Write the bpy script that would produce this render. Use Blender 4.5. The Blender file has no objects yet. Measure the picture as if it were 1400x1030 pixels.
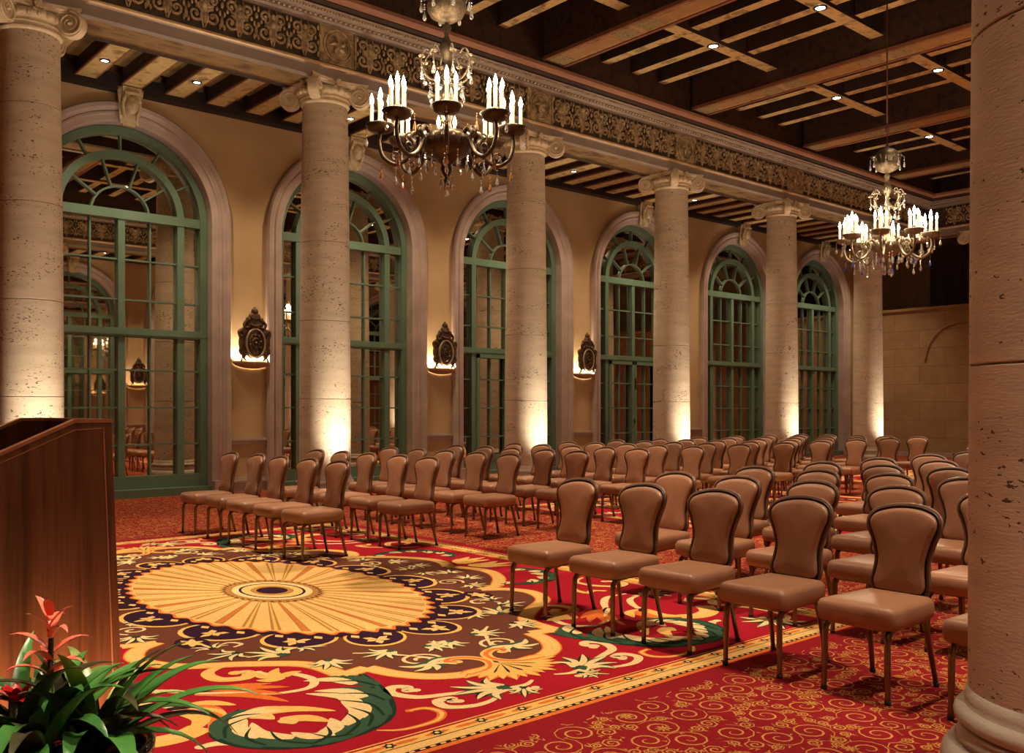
import bpy, math, random
from mathutils import Vector, Matrix
random.seed(7)
PI = math.pi
col = bpy.context.scene.collection
sc = bpy.context.scene

# ------------------------------------------------------------------ materials
def nd(nt, t, x=0, y=0, **kw):
    n = nt.nodes.new(t); n.location = (x, y)
    for k, v in kw.items():
        if k.startswith('i_'):
            n.inputs[k[2:].replace('_', ' ')].default_value = v
        else:
            setattr(n, k, v)
    return n

def ramp(nt, stops, inp):
    r = nt.nodes.new('ShaderNodeValToRGB')
    e = r.color_ramp.elements
    while len(e) < len(stops): e.new(0.5)
    for q, (p, c) in zip(e, stops):
        q.position = p; q.color = (c[0], c[1], c[2], 1) if not isinstance(c, (int, float)) else (c, c, c, 1)
    nt.links.new(inp, r.inputs[0])
    return r.outputs[0]

def material(name, c1, c2=None, rough=.5, metal=0, scale=5, stretch=(1, 1, 1), bump=0, bscale=None, c3=None, detail=5,
             spec=.5, pits=None, joints=None, coat=0, emit=None, estr=0, trans=0, ior=1.45, var=0):
    m = bpy.data.materials.new(name); m.use_nodes = True
    nt = m.node_tree; b = nt.nodes['Principled BSDF']; L = nt.links.new
    b.inputs['Roughness'].default_value = rough; b.inputs['Metallic'].default_value = metal
    b.inputs['Specular IOR Level'].default_value = spec; b.inputs['Coat Weight'].default_value = coat
    b.inputs['Transmission Weight'].default_value = trans; b.inputs['IOR'].default_value = ior
    b.inputs['Base Color'].default_value = (*c1, 1)
    tc = nd(nt, 'ShaderNodeTexCoord'); oi = nd(nt, 'ShaderNodeObjectInfo')
    mul = nd(nt, 'ShaderNodeVectorMath', operation='SCALE'); mul.inputs[0].default_value = (17, 31, 23)
    L(oi.outputs['Random'], mul.inputs['Scale'])
    add = nd(nt, 'ShaderNodeVectorMath', operation='ADD'); L(tc.outputs['Object'], add.inputs[0]); L(mul.outputs[0], add.inputs[1])
    mp = nd(nt, 'ShaderNodeMapping'); mp.inputs['Scale'].default_value = stretch; L(add.outputs[0], mp.inputs[0])
    out = None; hgt = None
    if c2 is not None:
        n = nd(nt, 'ShaderNodeTexNoise'); n.inputs['Scale'].default_value = scale; n.inputs['Detail'].default_value = detail
        L(mp.outputs[0], n.inputs['Vector'])
        st = [(.32, c1), (.68, c2)] if c3 is None else [(.3, c1), (.5, c2), (.7, c3)]
        out = ramp(nt, st, n.outputs['Fac'])
    if pits:
        ps, amt, pc = pits
        mp2 = nd(nt, 'ShaderNodeMapping'); mp2.inputs['Scale'].default_value = (1, 1, 2.2); L(add.outputs[0], mp2.inputs[0])
        n2 = nd(nt, 'ShaderNodeTexNoise'); n2.inputs['Scale'].default_value = ps; n2.inputs['Detail'].default_value = 3; n2.inputs['Roughness'].default_value = .55
        L(mp2.outputs[0], n2.inputs['Vector'])
        n3 = nd(nt, 'ShaderNodeTexNoise'); n3.inputs['Scale'].default_value = 1.7; n3.inputs['Detail'].default_value = 2
        L(mp2.outputs[0], n3.inputs['Vector'])
        mx = nd(nt, 'ShaderNodeMath', operation='MULTIPLY_ADD'); L(n3.outputs['Fac'], mx.inputs[0]); mx.inputs[1].default_value = .35; L(n2.outputs['Fac'], mx.inputs[2])
        mask = ramp(nt, [(amt, 0.), (amt + .02, 1.)], mx.outputs[0])
        mixc = nd(nt, 'ShaderNodeMix', data_type='RGBA'); L(mask, mixc.inputs['Factor'])
        L(out, mixc.inputs['A']); mixc.inputs['B'].default_value = (*pc, 1); out = mixc.outputs['Result']
        inv = nd(nt, 'ShaderNodeMath', operation='SUBTRACT'); inv.inputs[0].default_value = 1; L(mask, inv.inputs[1]); hgt = inv.outputs[0]
    if joints:
        bt = nd(nt, 'ShaderNodeTexBrick'); bt.inputs['Scale'].default_value = 1
        bt.inputs['Brick Width'].default_value = joints[0]; bt.inputs['Row Height'].default_value = joints[1]; bt.inputs['Mortar Size'].default_value = .006
        bt.inputs['Color1'].default_value = (1, 1, 1, 1); bt.inputs['Color2'].default_value = (.86, .84, .82, 1); bt.inputs['Mortar'].default_value = (.5, .45, .4, 1)
        sx = nd(nt, 'ShaderNodeSeparateXYZ'); L(tc.outputs['Object'], sx.inputs[0])
        cx = nd(nt, 'ShaderNodeCombineXYZ'); sm = nd(nt, 'ShaderNodeMath', operation='ADD'); L(sx.outputs['X'], sm.inputs[0]); L(sx.outputs['Y'], sm.inputs[1])
        L(sm.outputs[0], cx.inputs['X']); L(sx.outputs['Z'], cx.inputs['Y']); L(cx.outputs[0], bt.inputs['Vector'])
        mm = nd(nt, 'ShaderNodeMix', data_type='RGBA', blend_type='MULTIPLY'); mm.inputs['Factor'].default_value = 1
        L(out, mm.inputs['A']); L(bt.outputs['Color'], mm.inputs['B']); out = mm.outputs['Result']
    if var:
        hs = nd(nt, 'ShaderNodeHueSaturation')
        mr = nd(nt, 'ShaderNodeMapRange'); mr.inputs['To Min'].default_value = 1 - var; mr.inputs['To Max'].default_value = 1 + var
        L(oi.outputs['Random'], mr.inputs['Value']); L(mr.outputs[0], hs.inputs['Value'])
        if out is not None: L(out, hs.inputs['Color'])
        else: hs.inputs['Color'].default_value = (*c1, 1)
        out = hs.outputs[0]
    if out is not None: L(out, b.inputs['Base Color'])
    if bump:
        nb = nd(nt, 'ShaderNodeTexNoise'); nb.inputs['Scale'].default_value = bscale or scale * 4; nb.inputs['Detail'].default_value = 4
        L(mp.outputs[0], nb.inputs['Vector'])
        bp = nd(nt, 'ShaderNodeBump'); bp.inputs['Strength'].default_value = bump; bp.inputs['Distance'].default_value = .01
        h = nb.outputs['Fac']
        if hgt is not None:
            ma = nd(nt, 'ShaderNodeMath', operation='MULTIPLY_ADD'); L(nb.outputs['Fac'], ma.inputs[0]); ma.inputs[1].default_value = .35; L(hgt, ma.inputs[2]); h = ma.outputs[0]
        L(h, bp.inputs['Height']); L(bp.outputs[0], b.inputs['Normal'])
    if emit:
        b.inputs['Emission Color'].default_value = (*emit, 1); b.inputs['Emission Strength'].default_value = estr
    return m

M = {}
M['trav'] = material('travertine', (.52, .415, .295), (.63, .515, .375), .75, scale=2.2, stretch=(1, 1, 5), bump=.5, bscale=26, pits=(24, .822, (.13, .085, .05)), spec=.25)
M['trav2'] = material('travertine_smooth', (.50, .42, .32), (.62, .53, .42), .6, scale=5, stretch=(1, 1, 2), bump=.25, bscale=40, spec=.3)
M['surround'] = material('pink_limestone', (.36, .275, .235), (.46, .36, .31), .6, scale=2.5, bump=.3, bscale=30, spec=.3)
M['plaster'] = material('ochre_plaster', (.44, .305, .155), (.52, .37, .20), .8, scale=1.1, bump=.35, bscale=25, spec=.2)
M['endstone'] = material('end_wall_stone', (.37, .22, .11), (.45, .28, .145), .7, scale=3, bump=.25, bscale=30, joints=(1.6, .56), spec=.2)
M['green'] = material('green_painted_metal', (.10, .168, .11), (.135, .215, .15), .42, scale=2, bump=.08)
M['mirror'] = material('dark_mirror_pane', (.66, .60, .50), rough=.015, metal=1)
M['wood'] = material('reddish_walnut', (.026, .008, .004), (.155, .056, .026), .22, scale=3.2, stretch=(6, 6, .28), bump=.04, c3=(.062, .022, .011), detail=7, coat=.35)
M['woodtrim'] = material('lectern_edge_wood', (.34, .13, .06), (.45, .19, .09), .28, scale=4, stretch=(6, 6, .5), coat=.3)
M['darkin'] = material('lectern_dark_interior', (.018, .010, .008), rough=.6)
M['vinyl'] = material('brown_vinyl', (.31, .148, .078), (.36, .176, .096), .34, scale=6, bump=.12, bscale=120, spec=.5, var=.16)
M['vinylshell'] = material('brown_vinyl_shell', (.17, .082, .045), (.20, .10, .055), .30, scale=6, bump=.1, bscale=120, spec=.55, var=.12)
M['piping'] = material('dark_brown_piping', (.07, .035, .022), rough=.35)
M['bronze'] = material('dark_bronze_metal', (.22, .145, .09), rough=.30, metal=.9)
M['glide'] = material('black_leg_glide', (.02, .02, .02), rough=.5)
M['carve'] = material('gilded_carving', (.38, .28, .15), (.60, .47, .28), .5, scale=9, bump=.4, bscale=60, metal=.1)
M['cap'] = material('capital_stone', (.56, .44, .27), (.74, .61, .41), .5, scale=9, bump=.3, bscale=60)
M['soffit'] = material('painted_soffit', (.12, .065, .028), (.26, .155, .06), .5, scale=2.2, stretch=(1, 2, 1), c3=(.09, .04, .02), detail=3)
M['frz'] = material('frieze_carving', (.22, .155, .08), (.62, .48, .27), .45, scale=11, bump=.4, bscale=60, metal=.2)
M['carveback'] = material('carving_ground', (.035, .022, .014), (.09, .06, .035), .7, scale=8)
M['entab'] = material('entablature_stone', (.23, .175, .135), (.31, .245, .195), .55, scale=4, stretch=(.4, 1, 1), bump=.15)
M['corn'] = material('cornice_rose_wood', (.27, .125, .07), (.36, .18, .10), .5, scale=4, stretch=(.3, 1, 1), bump=.1)
M['gilt'] = material('gilt_strip', (.62, .40, .18), (.78, .56, .30), .35, scale=10, metal=.4, stretch=(.6, 1, 1))
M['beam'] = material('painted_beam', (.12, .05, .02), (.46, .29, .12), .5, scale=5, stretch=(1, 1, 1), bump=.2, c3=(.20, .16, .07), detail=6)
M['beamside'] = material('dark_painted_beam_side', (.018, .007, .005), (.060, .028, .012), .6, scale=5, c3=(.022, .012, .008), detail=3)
M['beamedge'] = material('red_beam_edging', (.19, .07, .035), (.25, .10, .05), .5, scale=5)
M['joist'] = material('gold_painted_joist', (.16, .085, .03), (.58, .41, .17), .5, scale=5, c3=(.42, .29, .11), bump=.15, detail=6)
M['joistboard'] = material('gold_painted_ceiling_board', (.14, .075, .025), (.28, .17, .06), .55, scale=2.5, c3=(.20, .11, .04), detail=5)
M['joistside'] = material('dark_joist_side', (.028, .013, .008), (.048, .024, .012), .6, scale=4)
M['panel'] = material('painted_field_panel', (.30, .15, .06), (.38, .22, .085), .5, scale=6)
M['verdi'] = material('painted_green_gold', (.07, .10, .045), (.34, .26, .11), .5, scale=16, detail=6, c3=(.16, .07, .035))
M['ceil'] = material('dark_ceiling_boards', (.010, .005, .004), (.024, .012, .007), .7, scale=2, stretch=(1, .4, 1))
M['fluo'] = material('recessed_lamp_lens', (1, .9, .7), emit=(1, .80, .52), estr=28)
M['fluow'] = material('aisle_lamp_lens', (1, .95, .9), emit=(1, .88, .72), estr=16)
M['lampring'] = material('black_lamp_trim', (.02, .015, .012), rough=.4)
M['dbronze'] = material('antique_bronze', (.07, .04, .025), (.15, .09, .05), .38, metal=.75, scale=20, bump=.35, bscale=50)
M['sring'] = material('highlight_bronze', (.30, .22, .15), (.40, .31, .22), .35, metal=.6, scale=30)  # lighter bronze paints the highlight line onto the shield ring
M['chbronze'] = material('chandelier_bronze', (.045, .03, .018), (.10, .07, .04), .32, metal=.7, scale=14, bump=.2)
M['chgold2'] = material('tarnished_gilt', (.05, .035, .02), (.15, .105, .055), .42, metal=.6, scale=22, bump=.6)
M['chgold'] = material('pale_gilt_metal', (.16, .125, .08), (.26, .21, .14), .4, metal=.6, scale=14, bump=.2)
M['candle'] = material('ivory_candle_tube', (.30, .23, .15), rough=.5, emit=(1, .66, .34), estr=.3)  # faint emission stands in for bulb light on the tubes
M['flame'] = material('candle_bulb', (1, .9, .7), emit=(1, .80, .50), estr=45)
M['crystal'] = material('cut_crystal', (.95, .93, .9), rough=.04, trans=.75, ior=1.55, spec=1)
M['amber'] = material('amber_crystal', (.75, .38, .14), rough=.05, trans=.6, ior=1.55, spec=1)
M['blue'] = material('blue_crystal', (.08, .10, .6), rough=.05, trans=.5, ior=1.55, spec=1)
M['cord'] = material('dark_red_cord', (.10, .03, .02), rough=.7)
M['sconcebowl'] = material('sconce_stone_bowl', (.36, .23, .12), (.42, .28, .15), .7, scale=4)
M['glow'] = material('frosted_sconce_lens', (1, .9, .75), emit=(1, .76, .45), estr=9)
M['leaf'] = material('bromeliad_leaf', (.020, .095, .018), (.07, .22, .04), .3, scale=5, stretch=(1, 1, 1), spec=.6)
M['leafv'] = material('striped_bromeliad_leaf', (.05, .15, .02), (.45, .50, .16), .3, scale=6, spec=.6)
M['leafd'] = material('dark_plum_leaf', (.03, .018, .014), (.05, .06, .02), .3, scale=5, spec=.6)
M['coral'] = material('coral_bract', (.80, .11, .06), (.85, .20, .13), .35, scale=6, spec=.5)
M['red'] = material('crimson_bract', (.38, .006, .008), (.5, .012, .012), .35, scale=8, spec=.5)
M['pot'] = material('glossy_black_pot', (.008, .007, .006), rough=.12, coat=.6)
M['soil'] = material('planter_moss', (.012, .016, .008), (.03, .03, .015), .9, scale=30, bump=.8)
M['drape'] = material('brown_drape', (.05, .025, .014), (.08, .04, .022), .8, scale=3, stretch=(8, 8, .3))

def flat(name, c, rough=.9, n=0.12):
    d = tuple(max(0, v * (1 - n)) for v in c); e = tuple(v * (1 + n) for v in c)
    return material(name, d, e, rough, scale=60, spec=.12, bump=.25, bscale=300)
C_red = flat('carpet_red', (.36, .008, .018)); C_red2 = flat('carpet_deep_red', (.25, .009, .014))
C_brown = flat('carpet_brown', (.135, .040, .022)); C_gold = flat('carpet_gold', (.80, .46, .115)); C_lgold = flat('carpet_pale_gold', (.80, .49, .16))
C_or = flat('carpet_orange', (.70, .165, .030)); C_cream = flat('carpet_cream', (.80, .58, .27)); C_green = flat('carpet_green', (.035, .085, .045))
C_dg = flat('carpet_dark_green', (.012, .030, .018)); C_pur = flat('carpet_purple', (.030, .008, .020)); C_scroll = flat('carpet_scroll_gold', (.56, .27, .06))
C_tan = flat('carpet_tan', (.44, .21, .05)); C_dk = flat('carpet_near_black', (.02, .012, .008))

# ------------------------------------------------------------------ mesh builder
class MB:
    def __init__(s): s.v = []; s.f = []; s.m = []; s.sm = []; s.mats = []
    def mi(s, m):
        if m is None: return 0
        if m not in s.mats: s.mats.append(m)
        return s.mats.index(m)
    def add(s, vs, fs, m=None, smooth=False):
        o = len(s.v); s.v += [tuple(p) for p in vs]; k = s.mi(m)
        for f in fs: s.f.append([i + o for i in f]); s.m.append(k); s.sm.append(smooth)
    def box(s, x0, x1, y0, y1, z0, z1, m=None):
        v = [(x, y, z) for x in (x0, x1) for y in (y0, y1) for z in (z0, z1)]
        s.add(v, [(0, 1, 3, 2), (4, 6, 7, 5), (0, 4, 5, 1), (2, 3, 7, 6), (0, 2, 6, 4), (1, 5, 7, 3)], m)
    def boxf(s, x0, x1, y0, y1, z0, z1, m, mb):   # box whose bottom face has its own material
        v = [(x, y, z) for x in (x0, x1) for y in (y0, y1) for z in (z0, z1)]
        s.add(v, [(0, 1, 3, 2), (4, 6, 7, 5), (0, 4, 5, 1), (2, 3, 7, 6), (1, 5, 7, 3)], m); s.add(v, [(0, 2, 6, 4)], mb)
    def lathe(s, prof, n=32, c=(0, 0, 0), m=None, smooth=True, cap=True):
        vs = []; fs = []
        for r, z in prof:
            for i in range(n):
                a = 2 * PI * i / n; vs.append((c[0] + r * math.cos(a), c[1] + r * math.sin(a), c[2] + z))
        for j in range(len(prof) - 1):
            for i in range(n):
                a = j * n + i; b = j * n + (i + 1) % n; fs.append((a, b, b + n, a + n))
        s.add(vs, fs, m, smooth)
        if cap:
            for j in (0, len(prof) - 1):
                if prof[j][0] > 1e-4:
                    f = list(range(j * n, j * n + n)); o = len(s.v) - len(vs)
                    s.f.append([q + o for q in (f[::-1] if j == 0 else f)]); s.m.append(s.mi(m)); s.sm.append(False)
    def tube(s, pts, r, n=8, m=None, cap=True, flatz=1.0):
        P = [Vector(p) for p in pts]; k = len(P)
        rs = r if isinstance(r, (list, tuple)) else [r] * k
        vs = []; fs = []; up = None
        for i in range(k):
            t = (P[min(i + 1, k - 1)] - P[max(i - 1, 0)]).normalized()
            if up is None: up = Vector((0, 0, 1)) if abs(t.z) < .9 else Vector((1, 0, 0))
            a = t.cross(up)
            if a.length < 1e-5: a = t.orthogonal()
            a.normalize(); b = t.cross(a).normalized(); up = -b if b.dot(up) < 0 else b
            for q in range(n):
                w = 2 * PI * q / n; vs.append(P[i] + a * math.cos(w) * rs[i] + b * math.sin(w) * rs[i] * flatz)
        for i in range(k - 1):
            for q in range(n):
                a = i * n + q; b = i * n + (q + 1) % n; fs.append((a, b, b + n, a + n))
        s.add(vs, fs, m, True)
        if cap:
            o = len(s.v) - len(vs)
            s.f.append([o + q for q in range(n)][::-1]); s.m.append(s.mi(m)); s.sm.append(False)
            s.f.append([o + (k - 1) * n + q for q in range(n)]); s.m.append(s.mi(m)); s.sm.append(False)
    def sphere(s, c, r, n=10, h=6, m=None):
        r = r if isinstance(r, (tuple, list)) else (r, r, r)
        vs = []; fs = []
        for j in range(h + 1):
            t = PI * j / h
            for i in range(n):
                a = 2 * PI * i / n
                vs.append((c[0] + r[0] * math.sin(t) * math.cos(a), c[1] + r[1] * math.sin(t) * math.sin(a), c[2] - r[2] * math.cos(t)))
        for j in range(h):
            for i in range(n):
                a = j * n + i; b = j * n + (i + 1) % n; fs.append((a, b, b + n, a + n))
        s.add(vs, fs, m, True)
    def poly(s, pts, z, m): # flat polygon in xy
        s.add([(x, y, z) for x, y in pts], [list(range(len(pts)))], m)
    def sweep(s, prof, path_frames, m=None, smooth=False, closed=False):
        # path_frames: list of functions mapping (a,b)->point
        vs = []; fs = []; n = len(prof)
        for fr in path_frames: vs += [fr(a, b) for a, b in prof]
        for i in range(len(path_frames) - 1):
            for j in range(n - 1 if not closed else n):
                a = i * n + j; b = i * n + (j + 1) % n; fs.append((a, b, b + n, a + n))
        s.add(vs, fs, m, smooth)
    def build(s, name, parent=None, mat=None, loc=None):
        me = bpy.data.meshes.new(name); me.from_pydata(s.v, [], s.f)
        ms = s.mats or [mat]
        if mat is not None and not s.mats: ms = [mat]
        for q in ms: me.materials.append(q)
        me.polygons.foreach_set('material_index', s.m); me.polygons.foreach_set('use_smooth', s.sm)
        me.update()
        o = bpy.data.objects.new(name, me); col.objects.link(o)
        if parent is not None: o.parent = parent
        if loc: o.location = loc
        return o

def empty(name, loc=(0, 0, 0), rz=0):
    o = bpy.data.objects.new(name, None); col.objects.link(o); o.location = loc; o.rotation_euler = (0, 0, rz)
    o.empty_display_size = .1
    return o
def tag(o, label=None, cat=None, group=None, kind=None):
    if label: o['label'] = label
    if cat: o['category'] = cat
    if group: o['group'] = group
    if kind: o['kind'] = kind
    return o
def kids(o): return [c for c in KID.get(o.name, [])]
KID = {}
def index_children():
    KID.clear()
    for o in bpy.data.objects:
        if o.parent: KID.setdefault(o.parent.name, []).append(o)
def copy_tree(o, parent=None):
    c = o.copy(); col.objects.link(c)
    if parent is not None: c.parent = parent
    for ch in KID.get(o.name, []): copy_tree(ch, c)
    return c
def spot(name, loc, target, power, size, blend=.5, color=(1, .70, .40), r=.05):
    l = bpy.data.lights.new(name, 'SPOT'); l.energy = power; l.spot_size = math.radians(size); l.spot_blend = blend; l.color = color; l.shadow_soft_size = r
    o = bpy.data.objects.new(name, l); col.objects.link(o); o.location = loc
    o.rotation_euler = (Vector(target) - Vector(loc)).to_track_quat('-Z', 'Y').to_euler(); return o
def point(name, loc, power, color=(1, .68, .36), r=.04):
    l = bpy.data.lights.new(name, 'POINT'); l.energy = power; l.color = color; l.shadow_soft_size = r
    o = bpy.data.objects.new(name, l); col.objects.link(o); o.location = loc; return o
def catmull(pts, n=6, closed=False):
    out = []; k = len(pts); dim = len(pts[0])
    rng = range(k if closed else k - 1)
    for i in rng:
        p = [pts[(i - 1) % k] if closed or i > 0 else pts[0], pts[i], pts[(i + 1) % k], pts[(i + 2) % k] if closed or i + 2 < k else pts[-1]]
        for j in range(n):
            t = j / n
            out.append(tuple(.5 * (2 * p[1][d] + (p[2][d] - p[0][d]) * t + (2 * p[0][d] - 5 * p[1][d] + 4 * p[2][d] - p[3][d]) * t * t + (3 * p[1][d] - p[0][d] - 3 * p[2][d] + p[3][d]) * t ** 3) for d in range(dim)))
    if not closed: out.append(tuple(pts[-1]))
    return out
def spiral(cx, cy, r0, turns, a0, sgn=1, n=22, r1=.12):
    return [(cx + r0 * ((1 - t) + r1 * t) * math.cos(a0 + sgn * 2 * PI * turns * t), cy + r0 * ((1 - t) + r1 * t) * math.sin(a0 + sgn * 2 * PI * turns * t)) for t in [i / n for i in range(n + 1)]]

# ------------------------------------------------------------------ layout
PITCH = 4.19; COL0 = 3.15; WIN0 = 5.25
YC, YW = 12.8, 15.5            # colonnade axis, window wall
MIR = 14.0                     # the room is symmetric about y = 7
COLX = [COL0 + PITCH * i for i in range(6)]
WINX = [WIN0 + PITCH * i for i in range(6)]
X0, X1 = -3.5, 27.0
XEND = 31.5
ZS, RI, RO = 4.65, 1.44, 1.76  # arch spring height and radii

# ------------------------------------------------------------------ floor with its carpet patterns
fl = MB(); fl.add([(X0, -1.6, 0), (XEND, -1.6, 0), (XEND, 15.9, 0), (X0, 15.9, 0)], [(0, 1, 2, 3)], C_red2)
floor = fl.build('floor'); tag(floor, kind='structure')
RUGS = [3.45, 3.45 + 8.38, 3.45 + 16.76]; RCY = 6.85; RW, RH = 2.65, 3.65
def in_rug(x, y, g=0.0):
    return any(abs(x - c) < RW + g and abs(y - RCY) < RH + g for c in RUGS)
# scrolling vine pattern of the surrounding carpet
T = 1.25; random.seed(3); motifs = []
tries = 0
while len(motifs) < 110 and tries < 6000:
    tries += 1; r = random.choice([.10, .085, .07, .055, .042, .032]) if tries > 400 else .105
    x, y = random.random() * T, random.random() * T
    if all(math.hypot(min(abs(x - a), T - abs(x - a)), min(abs(y - b), T - abs(y - b))) > (r + q) * .86 for a, b, q in motifs): motifs.append((x, y, r))
tq = []
def ribbon(pts, w, out):
    k = len(pts)
    for i in range(k):
        a = pts[max(i - 1, 0)]; b = pts[min(i + 1, k - 1)]; dx, dy = b[0] - a[0], b[1] - a[1]; l = math.hypot(dx, dy) or 1
        ww = w[i] if isinstance(w, list) else w
        out.append(((pts[i][0] - dy / l * ww, pts[i][1] + dx / l * ww), (pts[i][0] + dy / l * ww, pts[i][1] - dx / l * ww)))
for x, y, r in motifs:
    sg = random.choice((-1, 1)); a = random.random() * 6.28
    e = []; n = 22 if r > .07 else 13
    ribbon(spiral(x, y, r, 1.9, a, sg, n), [.0018 + .0034 * math.sin(PI * i / n) for i in range(n + 1)], e)
    for i in range(len(e) - 1): tq.append((e[i][0], e[i][1], e[i + 1][1], e[i + 1][0]))
    for j in range(3):      # little leaves thrown off the spiral
        b = a + random.random() * 6.28; c, s_ = math.cos(b), math.sin(b); R_ = r * 1.02
        px_, py_ = x + R_ * c, y + R_ * s_; l = .022; w = .007
        tx, ty = -s_ * sg, c * sg
        tq.append(((px_, py_), (px_ + tx * l * .5 + c * w, py_ + ty * l * .5 + s_ * w), (px_ + tx * l + c * .02, py_ + ty * l + s_ * .02), (px_ + tx * l * .5 - c * w, py_ + ty * l * .5 - s_ * w)))
for i in range(7):          # star flowers
    x, y = random.random() * T, random.random() * T
    for j in range(8):
        a = j * PI / 4; tq.append(((x, y), (x + .022 * math.cos(a - .3), y + .022 * math.sin(a - .3)), (x + .042 * math.cos(a), y + .042 * math.sin(a)), (x + .022 * math.cos(a + .3), y + .022 * math.sin(a + .3))))
sb = MB(); V = []; F = []
for ix in range(int((XEND - 0) / T)):
    for iy in range(-1, 13):
        ox, oy = ix * T, iy * T - .3
        for q in tq:
            mx, my = q[0][0] + ox, q[0][1] + oy
            if my < -1.5 or my > 15.6 or in_rug(mx, my, .14): continue
            if mx > 20 and 3 < my < 9: continue
            o = len(V); V += [(p[0] + ox, p[1] + oy, .0006) for p in q]; F.append((o, o + 1, o + 2, o + 3))
sb.add(V, F, C_scroll); scrolls = sb.build('carpet_scroll_pattern', floor)

# inset medallion panel
def outline_half():
    segs = [[(0, -2.80), (.2, -2.86), (.42, -2.78), (.56, -2.6), (.62, -2.38)], [(.62, -2.38), (.80, -2.42)],
            [(.80, -2.42), (.84, -2.1), (1.10, -1.86), (1.4, -1.66), (1.53, -1.38), (1.46, -1.16), (1.30, -1.04)], [(1.30, -1.04), (1.5, -1.0)],
            [(1.5, -1.0), (1.74, -.74), (1.88, -.45), (1.86, -.2), (1.76, 0)]]
    global SEGS
    SEGS = segs; o = []
    for s_ in segs: o += catmull(s_, 6)[:-1]
    return o + [(1.76, 0)]
Q = outline_half()
full = Q + [(x, -y) for x, y in Q[::-1][1:]] + [(-x, -y) for x, y in Q[1:]] + [(-x, y) for x, y in Q[::-1][1:-1]]
def offset(poly, d):
    n = len(poly); o = []
    for i in range(n):
        a = poly[i - 1]; b = poly[(i + 1) % n]; dx, dy = b[0] - a[0], b[1] - a[1]; l = math.hypot(dx, dy) or 1
        o.append((poly[i][0] + dy / l * d, poly[i][1] - dx / l * d))
    return o
PM = MB(); Z = [0.0]
CNT = [0]
def jz(z): CNT[0] += 1; return z + (CNT[0] % 36) * 1e-5
def lay(pts, m, z): PM.poly(pts, jz(z), m)
def strip(pts, w, m, z):
    z = jz(z); e = []; ribbon(pts, w, e); v = []; f = []
    for a, b in e: v += [(a[0], a[1], z), (b[0], b[1], z)]
    for i in range(len(e) - 1): f.append((2 * i, 2 * i + 1, 2 * i + 3, 2 * i + 2))
    PM.add(v, f, m)
lay([(-RW, -RH), (RW, -RH), (RW, RH), (-RW, RH)], C_red, .0008)
def frame(d0, d1, m, z):
    a0, b0, a1, b1 = RW - d0, RH - d0, RW - d1, RH - d1
    v = [(-a0, -b0, z), (a0, -b0, z), (a0, b0, z), (-a0, b0, z), (-a1, -b1, z), (a1, -b1, z), (a1, b1, z), (-a1, b1, z)]
    PM.add(v, [(0, 1, 5, 4), (1, 2, 6, 5), (2, 3, 7, 6), (3, 0, 4, 7)], m)
frame(0, .012, C_or, .0012); frame(.012, .034, C_or, .0012); frame(.034, .062, C_dk, .0012); frame(.062, .125, C_lgold, .0012); frame(.125, .132, C_dk, .0012)
frame(.132, .205, C_gold, .0012); frame(.222, .232, C_gold, .0012)
def along(dd, step, fn):
    for sgn in (-1, 1):
        n = int(2 * (RW - dd) / step)
        for i in range(n + 1): fn(-(RW - dd) + i * step, sgn * (RH - dd), 0)
        n = int(2 * (RH - dd) / step)
        for i in range(1, n): fn(sgn * (RW - dd), -(RH - dd) + i * step, 1)
def dash(x, y, v):
    w, h = (.014, .007) if not v else (.007, .014)
    lay([(x - w, y - h), (x + w, y - h), (x + w, y + h), (x - w, y + h)], C_lgold, .0016)
along(.048, .055, dash)
def wave(x, y, v):
    a, b = (.07, .016) if not v else (.016, .07)
    lay([(x + a * math.cos(t * PI / 4), y + b * math.sin(t * PI / 4)) for t in range(8)], C_or, .0016)
along(.168, .17, wave)
def ros(x, y, v):
    lay([(x + .034 * math.cos(t * PI / 6) * (1 if t % 2 else .6), y + .034 * math.sin(t * PI / 6) * (1 if t % 2 else .6)) for t in range(12)], C_dg, .002)
    lay([(x + .012 * math.cos(t * PI / 3), y + .012 * math.sin(t * PI / 3)) for t in range(6)], C_cream, .0024)
along(.168, .255, ros)
lay(full, C_brown, .0013)
for sg_ in SEGS:
    for sx in (-1, 1):
        for sy in (-1, 1):
            cl = [(sx * x, sy * y) for x, y in catmull(sg_, 8)]
            strip(cl, .062, C_or, .0019); strip(cl, .052, C_gold, .0024); strip(cl, .030, C_lgold, .0028); strip(cl, .006, C_gold, .0032)
def ell(a, b, n=64, wob=0, k=0, ph=0): return [((a * (1 + wob * math.cos(k * t + ph))) * math.cos(t), (b * (1 + wob * math.cos(k * t + ph))) * math.sin(t)) for t in [2 * PI * i / n for i in range(n)]]
EX, EY = .97, 1.70
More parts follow.
